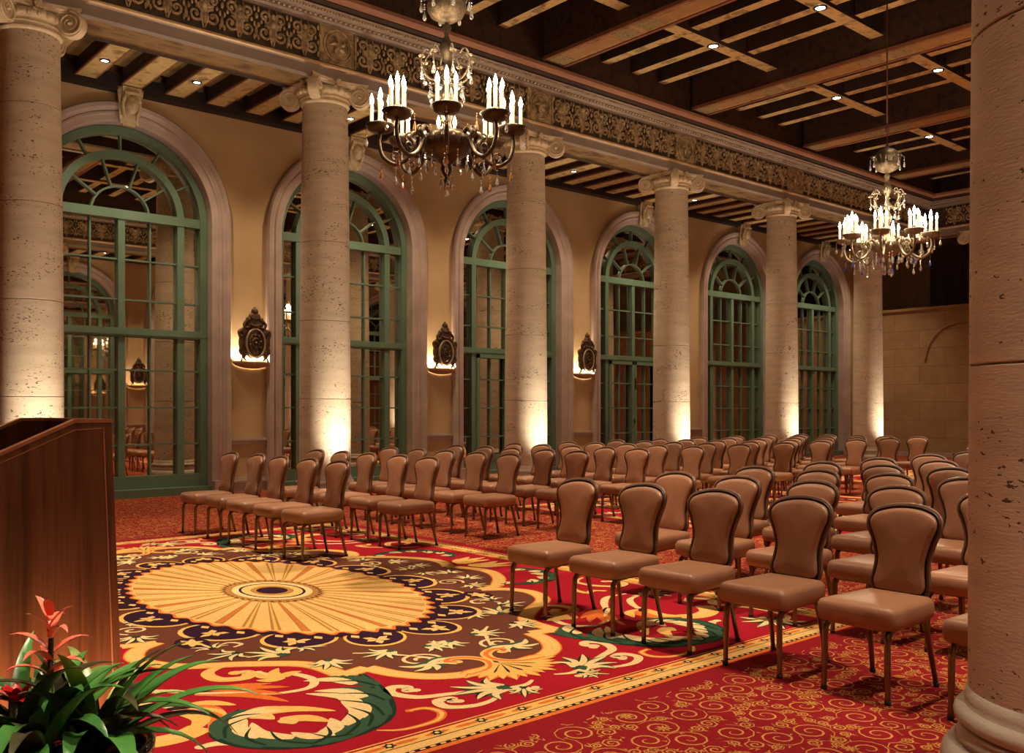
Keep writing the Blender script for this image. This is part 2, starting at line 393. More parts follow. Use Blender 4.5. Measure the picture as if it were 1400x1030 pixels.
for j in range(16):
    t = 2 * PI * (j + .5) / 16; r = 1.09
    cx_, cy_ = EX * r * math.cos(t), EY * r * math.sin(t)
    tx, ty = -EX * math.sin(t), EY * math.cos(t); l = math.hypot(tx, ty); tx /= l; ty /= l; nx, ny = ty, -tx
    if nx * cx_ + ny * cy_ < 0: nx, ny = -nx, -ny
    wid = l * PI / 16 * 1.0; ht = .24
    def pet(sx, sy): return [(cx_ + tx * wid * sx * math.cos(u) + nx * ht * sy * math.sin(u), cy_ + ty * wid * sx * math.cos(u) + ny * ht * sy * math.sin(u)) for u in [2 * PI * i / 24 for i in range(24)]]
    zz = .0004 * (j % 2)
    lay(pet(1.0, 1.0), C_gold, .0036 + zz); lay(pet(.90, .86), C_pur, .0044 + zz)
    for du, ln in ((0, .12), (2.2, .10), (-2.2, .10), (1.1, .085), (-1.1, .085)):
        c_, s_ = math.cos(du), math.sin(du); dx, dy = nx * c_ + tx * s_, ny * c_ + ty * s_; ex_, ey_ = -dy, dx
        bx, by = cx_ + nx * .06, cy_ + ny * .06
        lay([(bx, by), (bx + dx * ln * .55 + ex_ * .028, by + dy * ln * .55 + ey_ * .028), (bx + dx * ln, by + dy * ln), (bx + dx * ln * .55 - ex_ * .028, by + dy * ln * .55 - ey_ * .028)], C_lgold, .0052 + zz)
lay(ell(EX * 1.045, EY * 1.045, 160, .014, 32), C_pur, .0056)
lay(ell(EX * 1.0, EY * 1.0, 384, .022, 48), C_or, .0060); lay(ell(EX * .975, EY * .975, 384, .022, 48), C_gold, .0062)
for j in range(32):
    t = 2 * PI * (j + .5) / 32; x, y = EX * 1.065 * math.cos(t), EY * 1.065 * math.sin(t)
    lay([(x + .03 * math.cos(u * PI / 2), y + .05 * math.sin(u * PI / 2)) for u in range(4)], C_lgold, .0062)
lay(ell(EX * .965, EY * .965, 96), C_lgold, .0064)
for j in range(36):
    t = 2 * PI * j / 36
    for dw, m, z in ((.030, C_tan, .0068), (.011, C_or, .0072)):
        lay([(EX * .26 * math.cos(t - dw * .9), EY * .20 * math.sin(t - dw * .9)), (EX * .955 * math.cos(t - dw), EY * .955 * math.sin(t - dw)), (EX * .955 * math.cos(t + dw), EY * .955 * math.sin(t + dw)), (EX * .26 * math.cos(t + dw * .9), EY * .20 * math.sin(t + dw * .9))], m if j % 3 == 0 or m is C_tan else C_gold, z)
lay(ell(.36, .52, 96, .05, 32), C_tan, .0076); 
for j in range(40):
    t = 2 * PI * j / 40; x, y = .335 * math.cos(t), .485 * math.sin(t)
    lay([(x + .012 * math.cos(u * PI / 2), y + .03 * math.sin(u * PI / 2)) for u in range(4)], C_pur, .008)
lay(ell(.285, .40, 64), C_cream, .0082); lay(ell(.235, .335, 64), C_pur, .0084); lay(ell(.215, .31, 64), C_lgold, .0088); lay(ell(.155, .21, 64), C_tan, .009); lay(ell(.115, .145, 64), C_pur, .0094)
# ornament, drawn in one quadrant and mirrored
def quad_all(fn):
    for sx in (-1, 1):
        for sy in (-1, 1): fn(lambda p: [(sx * x, -sy * y) for x, y in p])
def blade(P, a, b, w, m, z, bend=0):     # one leaf finger
    ax, ay = a; bx, by = b; dx, dy = bx - ax, by - ay; nx, ny = -dy, dx
    ctl = [(ax, ay), (ax + dx * .5 + nx * bend, ay + dy * .5 + ny * bend), (bx, by)]
    pts = catmull(ctl, 5); k = len(pts)
    strip(P(pts), [w * math.sin(PI * (.18 + .80 * i / (k - 1))) for i in range(k)], m, z)
def acanthus(P, spine, w, side, z, n=6, fl=.22):
    pts = catmull(spine, 8); k = len(pts)
    prof = [w * (.35 + .75 * math.sin(PI * min(1, .12 + .86 * i / (k - 1)))) for i in range(k)]
    strip(P(pts), prof, C_dg, z)
    for i in range(n):
        j = int((i + .25) / n * (k - 3)); p = pts[j]; q = pts[min(j + 2, k - 1)]
        dx, dy = q[0] - p[0], q[1] - p[1]; l = math.hypot(dx, dy) or 1; dx /= l; dy /= l
        nx, ny = -dy * side, dx * side; L_ = fl * (.72 + .45 * math.sin(PI * (i + .5) / n)) * (1 if i % 2 else .82)
        tip = (p[0] + nx * L_ * .80 + dx * L_ * .62, p[1] + ny * L_ * .80 + dy * L_ * .62)
        mid = (p[0] + (tip[0] - p[0]) * .30, p[1] + (tip[1] - p[1]) * .30)
        e = .00003 * i
        blade(P, p, tip, w * 1.5, C_green, z + .0006 + e, -.22 * side); blade(P, mid, (tip[0] + nx * L_ * .05, tip[1] + ny * L_ * .05), w * .95, C_cream, z + .0012 + e, -.20 * side)
        blade(P, p, (p[0] + (tip[0] - p[0]) * .7, p[1] + (tip[1] - p[1]) * .7), w * .22, C_dg, z + .0018 + e, -.2 * side)
    strip(P([(x, y) for x, y in pts]), [v * .35 for v in prof], C_green, z + .0004)
def palm(P, base, ang, L_, z, n=5, spread=1.25):
    n = min(n, 6); L_ *= 1.12; spread *= 1.15
    for i in range(n):
        t = (i / (n - 1) * 2 - 1); a = ang + t * spread; l = L_ * (1 - .38 * abs(t)); bend = -.28 * t
        tip = (base[0] + l * math.cos(a), base[1] + l * math.sin(a)); st = (base[0] + .22 * l * math.cos(a), base[1] + .22 * l * math.sin(a))
        blade(P, base, tip, L_ * .135, C_green if i % 2 else C_dg, z, bend); blade(P, st, tip, L_ * .062, C_cream, z + .0005, bend)
def curl(P, pts, w, m, z, m2=None, grow=False):
    p = catmull(pts, 6); k = len(p)
    ws = [w * (.35 + .65 * math.sin(PI * min(1, .15 + .85 * i / (k - 1)))) for i in range(k)]
    strip(P(p), ws, m, z)
    if m2: strip(P(p), [v * .45 for v in ws], m2, z + .0004)
    e = P([p[0]])[0]; lay([(e[0] + w * .95 * math.cos(u * PI / 5), e[1] + w * .95 * math.sin(u * PI / 5)) for u in range(10)], m, z + .0002)
def orn(P):
    z = .0018
    acanthus(P, [(1.45, 3.24), (1.31, 3.25), (1.16, 3.22), (1.0, 3.13), (.87, 2.94), (.77, 2.70), (.71, 2.46)], .046, 1, z, 6, .46)
    acanthus(P, [(1.22, 3.25), (1.38, 3.26), (1.53, 3.19), (1.66, 3.05), (1.70, 2.86), (1.60, 2.70), (1.47, 2.60)], .042, -1, z + .0002, 5, .38)
    curl(P, [(1.82, 2.96), (1.74, 2.97), (1.64, 3.06), (1.56, 3.16)], .03, C_cream, z)
    curl(P, [(1.22, 1.99), (1.16, 2.02), (1.22, 2.11), (1.34, 2.05), (1.34, 1.9), (1.22, 1.82), (1.08, 1.88)], .042, C_gold, z, C_lgold)
    curl(P, [(1.12, 2.06), (1.08, 2.18), (.99, 2.22), (.96, 2.38), (1.05, 2.5), (1.22, 2.48), (1.33, 2.38)], .026, C_cream, z + .0004)
    for tip in ((1.14, 2.05), (1.0, 2.06), (.93, 2.2), (1.2, 2.2)): blade(P, (1.06, 2.24), tip, .034, C_gold, z + .0008, .2)
    curl(P, [(1.53, 2.19), (1.67, 2.04), (1.84, 1.92), (2.05, 1.92)], .03, C_cream, z)
    for tip in ((1.12, 2.42), (1.2, 2.5), (1.24, 2.64), (1.16, 2.3)): blade(P, (1.54, 2.22), tip, .042, C_or, z + .0004, .1)
    blade(P, (1.56, 2.18), (1.40, 2.30), .026, C_pur, z + .0008); blade(P, (1.55, 2.2), (1.32, 2.37), .018, C_cream, z + .001)
    curl(P, [(1.72, 2.33), (1.80, 2.2), (1.92, 2.08), (2.1, 2.02)], .028, C_cream, z)
    for i, tip in enumerate(((1.46, 2.52), (1.56, 2.62), (1.62, 2.74), (1.72, 2.82), (1.82, 2.78))): blade(P, (1.72, 2.4), tip, .045, C_or if i % 2 else C_gold, z + .0004 + i * .0001, .25)
    blade(P, (1.74, 2.36), (1.64, 2.42), .024, C_pur, z + .001)
    strip(P(catmull([(1.72, 2.72), (1.86, 2.78), (2.02, 2.74), (2.14, 2.6)], 6)), .07, C_gold, z); strip(P(catmull([(1.76, 2.72), (1.88, 2.76), (2.02, 2.7), (2.12, 2.58)], 6)), .03, C_lgold, z + .0004)
    for tip in ((1.30, 2.70), (1.22, 2.80), (1.14, 2.92), (1.24, 3.04), (1.38, 2.96), (1.42, 2.84)): blade(P, (1.50, 2.70) if tip[1] < 2.95 else (1.40, 2.86), tip, .045, C_gold if tip[0] < 1.3 else C_lgold, z + .0012, .15)
    curl(P, [(.66, 2.90), (.70, 2.88), (.66, 2.83), (.72, 2.78), (.78, 2.86), (.72, 3.0), (.58, 3.06), (.45, 3.1), (.36, 3.1)], .032, C_cream, z)
    curl(P, [(.60, 3.19), (.63, 3.17), (.60, 3.13), (.68, 3.12), (.70, 3.22), (.60, 3.29), (.48, 3.29), (.38, 3.24)], .030, C_cream, z)
    curl(P, [(.87, 3.15), (.79, 3.17), (.77, 3.27), (.86, 3.35), (1.04, 3.35), (1.14, 3.28)], .024, C_or, z, C_gold)
    palm(P, (.26, 3.18), -.5, .30, z + .0004, 7, 1.0); palm(P, (.20, 3.22), .9, .16, z + .0004, 5, 1.0)
    curl(P, [(.16, 3.27), (.22, 3.31), (.28, 3.26), (.26, 3.2), (.16, 3.2), (.08, 3.16)], .026, C_cream, z)
    # side corner (towards the middle of the short sides)
    acanthus(P, [(1.55, .95), (1.8, 1.1), (2.05, 1.05), (2.22, .85), (2.25, .6), (2.12, .42)], .05, -1, z, 6, .17)
    curl(P, [(2.3, 1.45), (2.36, 1.5), (2.36, 1.62), (2.22, 1.66), (2.1, 1.5), (2.12, 1.3), (2.3, 1.2)], .035, C_cream, z, C_gold)
    curl(P, [(2.0, 1.72), (1.94, 1.66), (1.84, 1.7), (1.86, 1.55), (1.98, 1.42)], .03, C_gold, z)
    for tip in ((2.30, .06), (2.36, .2), (2.26, .32), (2.1, .3)): blade(P, (1.96, .05), tip, .05, C_gold, z + .0006, .1)
    curl(P, [(2.2, 2.4), (2.3, 2.36), (2.36, 2.5), (2.26, 2.62), (2.36, 2.9), (2.3, 3.2), (2.0, 3.3)], .035, C_cream, z, C_gold)
    palm(P, (2.2, 3.15), 2.6, .34, z, 7, 1.1); palm(P, (2.2, 1.95), 1.6, .26, z, 6, 1.1)
    # inside the brown field
    z = .0036
    s1 = spiral(.30, 2.44, .13, 1.6, 2.6, 1, 30, .15); strip(P(s1), .012, C_cream, z); strip(P(catmull([s1[0], (.38, 2.20), (.52, 2.06)], 6)), .010, C_cream, z)
    for b in ((.47, 2.62), (.36, 2.68), (.20, 2.66), (.10, 2.56), (.48, 2.48)): blade(P, (.30, 2.52), b, .038, C_green, z + .0004, .2); blade(P, (.32, 2.55), b, .022, C_cream, z + .0008, .2)
    palm(P, (.10, 2.20), 2.4, .20, z, 6, 1.1); palm(P, (.30, 2.16), .3, .22, z, 6, 1.0)
    palm(P, (.70, 2.08), 1.2, .22, z, 6, 1.0); palm(P, (.84, 1.84), -1.2, .26, z, 7, 1.1); palm(P, (.70, 1.72), 2.6, .16, z)
    palm(P, (1.02, 1.60), .2, .20, z); palm(P, (1.10, 1.42), -1.5, .16, z); curl(P, [(.98, 1.46), (.92, 1.42), (.96, 1.34), (1.04, 1.36)], .014, C_cream, z)
    s2 = spiral(1.30, .62, .12, 1.5, 1, -1, 26, .15); strip(P(s2), .011, C_cream, z)
    palm(P, (1.34, .80), 1.2, .20, z, 6); palm(P, (1.50, .60), -.6, .20, z, 6); palm(P, (1.56, .30), -1.3, .20, z, 6); palm(P, (1.40, .10), 1.6, .16, z); palm(P, (1.28, .40), 3.0, .14, z)
    for a in range(6):
        u = a * PI / 3; blade(P, (1.14, 1.20), (1.14 + .07 * math.cos(u), 1.20 + .11 * math.sin(u)), .022, C_lgold, z + .0008)
    lay(P([(1.14 + .10 * math.cos(u * PI / 8), 1.20 + .15 * math.sin(u * PI / 8)) for u in range(16)]), C_pur, z + .0004)
quad_all(orn)
for sy in (-1, 1):       # fan shells in the middle of the long sides
    for j in range(15):
        a = PI * (j + .5) / 15; L_ = .36 if j % 2 else .33
        ex_, ey_ = math.cos(a) * L_ * 1.0, math.sin(a) * L_ * .95
        for w, m, z in ((.045, C_or, .0034), (.026, C_gold, .0038)):
            px_, py_ = ex_, sy * (2.80 + ey_); nx, ny = -(py_ - sy * 2.80), px_; l = math.hypot(nx, ny); nx /= l; ny /= l
            lay([(0, sy * 2.80), (px_ * .75 + nx * w, sy * 2.80 + (py_ - sy * 2.80) * .75 + ny * w), (px_, py_), (px_ * .75 - nx * w, sy * 2.80 + (py_ - sy * 2.80) * .75 - ny * w)], m, z)
        if j % 2: lay([(0, sy * 2.80), (ex_ * .5 + .01, sy * (2.80 + ey_ * .5)), (ex_ * .6, sy * (2.80 + ey_ * .6)), (ex_ * .5 - .01, sy * (2.80 + ey_ * .5))], C_dk, .0042)
    for sx in (-1, 1):
        P = lambda p: [(sx * x, sy * y) for x, y in p]
        curl(P, [(.17, 2.62), (.22, 2.58), (.16, 2.54), (.06, 2.60), (.03, 2.72), (.12, 2.84), (.28, 2.87)], .036, C_gold, .0044, C_or)
rug0 = PM.build('carpet_medallion_panel', floor); rug0.location = (RUGS[0], RCY, 0)
for c in RUGS[1:]:
    o = rug0.copy(); col.objects.link(o); o.location = (c, RCY, 0); o.parent = floor

# ------------------------------------------------------------------ window (structure with parts)
def make_window(n):
    root = empty('window_%d' % n); tag(root, kind='structure')
    prof = [(RO, 0), (RO, -.07), (RO - .03, -.10), (RO - .09, -.10), (RO - .11, -.07), (RO - .15, -.045), (RO - .17, -.06), (RO - .20, -.06), (RO - .22, -.03), (RI + .03, -.015), (RI, 0), (RI, .32)]
    fr = [lambda a, b, z=z: (-a, b, z) for z in (0, ZS)]
    for i in range(1, 32):
        t = PI * i / 32; fr.append(lambda a, b, t=t: (-a * math.cos(t), b, ZS + a * math.sin(t)))
    fr += [lambda a, b, z=z: (a, b, z) for z in (ZS, 0)]
    s = MB(); s.sweep(prof, fr, None, False)
    for sx in (-1, 1):
        s.box(sx * (RO + .005) if sx < 0 else RI - .005, sx * (RI - .005) if sx < 0 else RO + .005, -.12, .1, 0, .22)
    s.build('stone_surround', root, M['surround'])
    y0, y1 = .22, .34
    g = MB()
    def arc(r0, r1, z0, a, b, k=28):
        v = []; f = []
        for i in range(k + 1):
            t = PI * i / k
            for r in (r0, r1):
                for y in (a, b): v.append((-r * math.cos(t), y, z0 + r * math.sin(t)))
        for i in range(k):
            o = i * 4; p = o + 4
            f += [(o, o + 2, p + 2, p), (o + 1, p + 1, p + 3, o + 3), (o, p, p + 1, o + 1), (o + 2, o + 3, p + 3, p + 2)]
        g.add(v, f)
    R1 = RI - .01
    arc(R1 - .12, R1, ZS, y0 - .03, y1)
    for sx in (-1, 1):
        a, b = sorted((sx * (R1 - .12), sx * R1)); g.box(a, b, y0 - .03, y1, 0, ZS)
        a, b = sorted((sx * .92, sx * 1.04)); g.box(a, b, y0, y1, .3, ZS)
    g.box(-.055, .055, y0 + .01, y1, .3, ZS)
    g.box(-R1, R1, y0 - .01, y1, ZS - .075, ZS + .075)
    g.box(-R1, R1, y0 - .02, y1, 2.65, 2.79); g.box(-R1, R1, y0 - .035, y0 - .02, 2.68, 2.76)
    arc(.92, 1.04, ZS, y0, y1)
    g.box(-R1, R1, y0 - .02, y1, 0.12, .34)
    g.box(-R1 - .0, R1 + .0, y0 - .22, y1, 0, .13)
    g.build('frame', root, M['green'])
    t = MB(); w = .014; ya, yb = y0 + .05, y1
    for x in (-.48, .48, -1.18 + .005, 1.18 - .005)[:2]: t.box(x - w, x + w, ya, yb, .3, ZS)
    for z in (.86, 1.48, 2.10, 3.26, 3.92): t.box(-R1 + .1, R1 - .1, ya, yb, z - w, z + w)
    def rad(a, r0, r1):
        c, s_ = math.cos(a), math.sin(a); nx, nz = -s_ * w, c * w
        v = []
        for r in (r0, r1):
            for q in (-1, 1):
                for y in (ya, yb): v.append((c * r + nx * q, y, ZS + s_ * r + nz * q))
        t.add(v, [(0, 1, 3, 2), (4, 6, 7, 5), (0, 4, 5, 1), (2, 3, 7, 6), (0, 2, 6, 4), (1, 5, 7, 3)])
    for a in (30, 60, 90, 120, 150): rad(math.radians(a), 1.02, RI - .1)
    for a in (36, 72, 108, 144): rad(math.radians(a), .46, .95)
    rad(PI / 2, 0.0, .0001)
    gg = g; 
    v = []; f = []
    for i in range(21):
        a = PI * i / 20
        for r in (.45, .48):
            for y in (ya, yb): v.append((-r * math.cos(a), y, ZS + r * math.sin(a)))
    for i in range(20):
        o = i * 4; p = o + 4; f += [(o, o + 2, p + 2, p), (o, p, p + 1, o + 1), (o + 2, o + 3, p + 3, p + 2)]
    t.add(v, f)
    t.build('glazing_bars', root, M['green'])
    k = MB(); pts = [(-RI - .03, .05)] + [(RI + .03, .05)] + [((RI + .03) * math.cos(PI * i / 32), ZS + (RI + .03) * math.sin(PI * i / 32)) for i in range(33)]
    k.add([(x, y1 - .02, z) for x, z in pts], [list(range(len(pts)))[::-1]]); k.add([(x, y1 + .03, z) for x, z in pts], [list(range(len(pts)))])
    k.build('mirror_pane', root, M['mirror'])
    return root
w1 = make_window(1); index_children()
wins = []
for i, x in enumerate(WINX):
    w = w1 if i == 0 else copy_tree(w1); w.name = 'window_%d' % (i + 1); w.location = (x, YW, 0); wins.append(w)
for i, x in enumerate(WINX):
    w = copy_tree(w1); w.name = 'window_%d' % (i + 7); w.location = (x, MIR - YW, 0); w.rotation_euler = (0, 0, PI); wins.append(w)
for i in (2, 3):        # French doors below the transom of the third and fourth windows
    d = MB()
    for a, b in ((-.92, -.84), (-.085, -.005), (.005, .085), (.84, .92)): d.box(a, b, .19, .24, .34, 2.65)
    d.box(-.92, .92, .19, .24, 2.57, 2.65); d.box(-.92, .92, .19, .24, .34, .46)
    dd = d.build('door_leaf_frame', wins[i], M['green'])
    h = MB(); h.box(-.03, -.01, .14, .19, 1.1, 1.22); h.tube([(-.02, .15, 1.2), (-.09, .15, 1.2)], .008, 6); h.box(.01, .03, .15, .19, 1.95, 2.25); h.build('door_handle', dd, M['bronze'])

# ------------------------------------------------------------------ walls
def arcade_wall(name, ysurf, thick, mir=False):
    s = MB(); Rw = 1.62; H = 7.2; y = ysurf
    xs = [X0]
    def pan(x0, x1, z0a, z0b, z1): s.add([(x0, y, z0a), (x1, y, z0b), (x1, y, z1), (x0, y, z1)], [(0, 1, 2, 3)])
    prev = X0
    for c in WINX:
        pan(prev, c - Rw, 0, 0, H)
        n = 28
        for i in range(n):
            a0, a1 = PI - PI * i / n, PI - PI * (i + 1) / n
            pan(c + Rw * math.cos(a0), c + Rw * math.cos(a1), ZS + Rw * math.sin(a0), ZS + Rw * math.sin(a1), H)
        prev = c + Rw
    pan(prev, XEND, 0, 0, H)
    y2 = y + (thick if not mir else -thick)
    s.add([(X0, y2, 0), (XEND, y2, 0), (XEND, y2, H), (X0, y2, H)], [(0, 1, 2, 3)])
    o = s.build(name, None, M['plaster']); tag(o, kind='structure'); return o
wl = arcade_wall('wall_left', YW, .5); wr = arcade_wall('wall_right', MIR - YW, .5, True)
def baseboards(name, y, sg):
    b = MB(); prev = X0
    for c in WINX + [XEND + RO]:
        x0, x1 = prev, c - RO
        if c - RO > x0:
            a, bb = sorted((y, y + sg * .05)); b.box(x0, min(x1, XEND), a, bb, 0, .17); a, bb = sorted((y, y + sg * .075)); b.box(x0, min(x1, XEND), a, bb, .17, .21)
            a, bb = sorted((y, y + sg * .035)); b.box(x0, min(x1, XEND), a, bb, .21, .25)
            a, bb = sorted((y, y + sg * .06)); b.box(x0, min(x1, XEND), a, bb, .90, .945); a, bb = sorted((y, y + sg * .03)); b.box(x0, min(x1, XEND), a, bb, .82, .90)
        prev = c + RO
    o = b.build(name, None, M['surround']); tag(o, kind='structure')
baseboards('baseboard_left', YW, -1); baseboards('baseboard_right', MIR - YW, 1)
b = MB(); b.box(28.8, 29.1, -1.5, 15.5, 0, 4.55); b.box(28.72, 29.14, -1.5, 15.5, 4.55, 4.63)
# blind arch moulding on the screen wall
arcpts = [(28.79, 12.25 + 1.15 * math.cos(PI * i / 24), 2.95 + 1.15 * math.sin(PI * i / 24)) for i in range(25)]
b.tube(arcpts, .045, 6)
o = b.build('wall_screen', None, M['endstone']); tag(o, kind='structure')
b = MB(); b.box(XEND, XEND + .2, -1.5, 15.5, 0, 8.5); o = b.build('wall_far', None, M['endstone']); tag(o, kind='structure')
b = MB(); b.box(X0 - .2, X0, -1.5, 15.5, 0, 8.5); o = b.build('wall_near', None, M['endstone']); tag(o, kind='structure')
b = MB(); b.box(28.4, 28.75, 12.4, 15.5, 0, .12); o = b.build('baseboard_far', None, M['surround']); tag(o, kind='structure')
# drape hanging above the screen wall
d = MB(); v = []; f = []; n = 120
for i in range(n + 1):
    y = 10.3 + 4.1 * i / n; x = 31.2 + .07 * math.sin(i * .75) + .03 * math.sin(i * 1.9)
    v += [(x, y, 4.3), (x, y, 7.9), (x + .03, y, 4.3), (x + .03, y, 7.9)]
for i in range(n): o_ = 4 * i; f += [(o_, o_ + 1, o_ + 5, o_ + 4), (o_ + 2, o_ + 6, o_ + 7, o_ + 3)]
d.add(v, f, None, True); o = d.build('curtain', None, M['drape']); tag(o, 'dark brown pleated curtain hanging above the stone screen wall at the far end', 'curtain')

# ------------------------------------------------------------------ columns
def make_column():
    root = empty('column')
    b = MB(); b.box(-.50, .50, -.50, .50, 0, .09)
    pr = []
    for i in range(9): a = -PI / 2 + PI * i / 8; pr.append((.405 + .085 * math.cos(a), .165 + .075 * math.sin(a)))
    pr += [(.44, .245), (.432, .262), (.42, .28), (.432, .30)]
    for i in range(7): a = -PI / 2 + PI * i / 6; pr.append((.41 + .035 * math.cos(a), .335 + .033 * math.sin(a)))
    pr += [(.408, .37), (.408, .39), (.397, .43)]
    b.lathe(pr, 64); b.build('base', root, M['trav2'])
    s = MB(); pr = []; H0, H1 = .42, 6.12
    def rad(z): t = (z - H0) / (H1 - H0); return .395 - .05 * t ** 1.7
    js = [1.61, 2.80, 4.0, 5.21]; ed = [H0] + js + [H1]
    for a_, b_ in zip(ed[:-1], ed[1:]):      # stone drums with narrow open joints between them
        lo = a_ + (.0035 if a_ > H0 else 0); hi = b_ - (.0035 if b_ < H1 else 0)
        pd = [(rad(lo) - .006, lo), (rad(lo), lo + .004)]
        s.lathe(pd, 72, smooth=False, cap=False); s.lathe([(rad(lo + .004 + (hi - lo - .008) * k / 12), lo + .004 + (hi - lo - .008) * k / 12) for k in range(13)], 72, cap=False)
        s.lathe([(rad(hi), hi - .004), (rad(hi) - .006, hi)], 72, smooth=False, cap=False)
    pr = [(rad(z) - .014, z) for z in (H0, 1.6, 2.8, 4.0, 5.2, H1)]
    s.lathe(pr, 72); s.build('shaft', root, M['trav'])
    c = MB(); R = .345
    c.lathe([(R, 6.10), (R + .02, 6.12), (R + .035, 6.14), (R + .02, 6.16), (R + .005, 6.165), (R + .01, 6.18), (R + .03, 6.185), (R + .045, 6.20), (R + .03, 6.215), (R + .03, 6.23), (R + .07, 6.26), (R + .09, 6.31), (R + .05, 6.36), (.3, 6.37)], 48)
    for i in range(24):
        a = 2 * PI * i / 24; c.sphere((.425 * math.cos(a), .425 * math.sin(a), 6.285), (.028, .028, .042), 8, 5)
    ab = []
    for k in range(4):
        for i in range(10):
            t = i / 9 * 2 - 1; e = .44 * (1 - 0) - .10 * (1 - t * t) ; x, y = t * .46, -(.36 + .10 * t * t)
            a = k * PI / 2; ab.append((x * math.cos(a) - y * math.sin(a), x * math.sin(a) + y * math.cos(a)))
    v = []; N = len(ab)
    for z, sc_ in ((6.38, .95), (6.41, .98), (6.42, 1.03), (6.46, 1.05)): v += [(x * sc_, y * sc_, z) for x, y in ab]
    f = [[i for i in range(N)][::-1], [3 * N + i for i in range(N)]]
    for j in range(3):
        for i in range(N): f.append((j * N + i, j * N + (i + 1) % N, (j + 1) * N + (i + 1) % N, (j + 1) * N + i))
    c.add(v, f)
    for k in range(4):      # flower on each face of the abacus
        a = k * PI / 2; x, y = .40 * math.sin(a), -.40 * math.cos(a)
        for j in range(6): u = j * PI / 3; c.sphere((x + .035 * math.cos(u) * math.cos(a), y + .035 * math.cos(u) * math.sin(a), 6.42 + .035 * math.sin(u)), .026, 7, 4)
        c.sphere((x, y, 6.42), .026, 7, 4)
        for dx in (-.05, .05): c.sphere((x + dx * math.cos(a), y + dx * math.sin(a), 6.335), (.025, .025, .04), 7, 4)
    cap = c.build('capital', root, M['cap'])
    def vol(k):
        vb = MB(); a = PI / 4 + k * PI / 2; ux, uy = math.cos(a), math.sin(a); nx, ny = -uy, ux; R0 = .55; zc = 6.255; r = .165
        n = 28; v = []; f = []
        for sg in (-1, 1):
            for i in range(n):
                t = 2 * PI * i / n; v.append((ux * (R0 + r * math.cos(t)) + nx * sg * .06, uy * (R0 + r * math.cos(t)) + ny * sg * .06, zc + r * math.sin(t)))
        f = [list(range(n)), list(range(n, 2 * n))[::-1]] + [(i, (i + 1) % n, n + (i + 1) % n, n + i) for i in range(n)]
        vb.add(v, f)
        for sg in (-1, 1):
            sp = spiral(R0, zc, r - .006, 2.6, PI / 2, -1 if True else 1, 52, .1)
            vb.tube([(ux * p + nx * sg * .065, uy * p + ny * sg * .065, q) for p, q in sp], [.018 - .008 * i / 52 for i in range(53)], 6)
            vb.sphere((ux * R0 + nx * sg * .07, uy * R0 + ny * sg * .07, zc), .026, 8, 5)
            vb.tube([(ux * p + nx * sg * .045, uy * p + ny * sg * .045, q) for p, q in catmull([(R0, zc + r - .006), (.43, zc + .135), (.34, zc + .08), (.27, zc + .05)], 4)], .02, 6)
        vb.tube([(ux * p, uy * p, q) for p, q in ((.30, 6.37), (.42, 6.40), (.54, 6.42), (.64, 6.405))], [.06, .065, .06, .025], 6, flatz=.5)
        vb.build('volute', cap, M['cap'])
    for k in range(4): vol(k)
    return root
c0 = make_column(); index_children()
ordw = ['nearest to the wooden lectern, cut by the left edge of the picture', 'second from the left, standing behind the front rows of chairs', 'third from the left, partly behind the big chandelier',
        'fourth from the left, in front of the French door window', 'fifth from the left, just left of the farther chandelier', 'farthest of the window-side row, beneath the smaller chandelier']
for i, x in enumerate(COLX):
    c = c0 if i == 0 else copy_tree(c0); c.location = (x, YC, 0)
    tag(c, 'travertine ionic column ' + ordw[i], 'column', 'travertine columns', 'thing')
RCOL = [3.729 + PITCH * i for i in range(6)]
for i, x in enumerate(RCOL):
    c = copy_tree(c0); c.location = (x, 1.141, 0)
    tag(c, 'huge close pitted travertine column filling the right edge of the picture' if i == 0 else 'travertine column of the near colonnade, %s past the close one, seen only in mirrors' % ['', 'one', 'two', 'three', 'four', 'five'][i], 'column', 'travertine columns', 'thing')
c = copy_tree(c0); c.location = (27.2, 11.0, 0); tag(c, 'travertine column at the far end, only its carved capital showing beside the close column', 'column', 'travertine columns', 'thing')

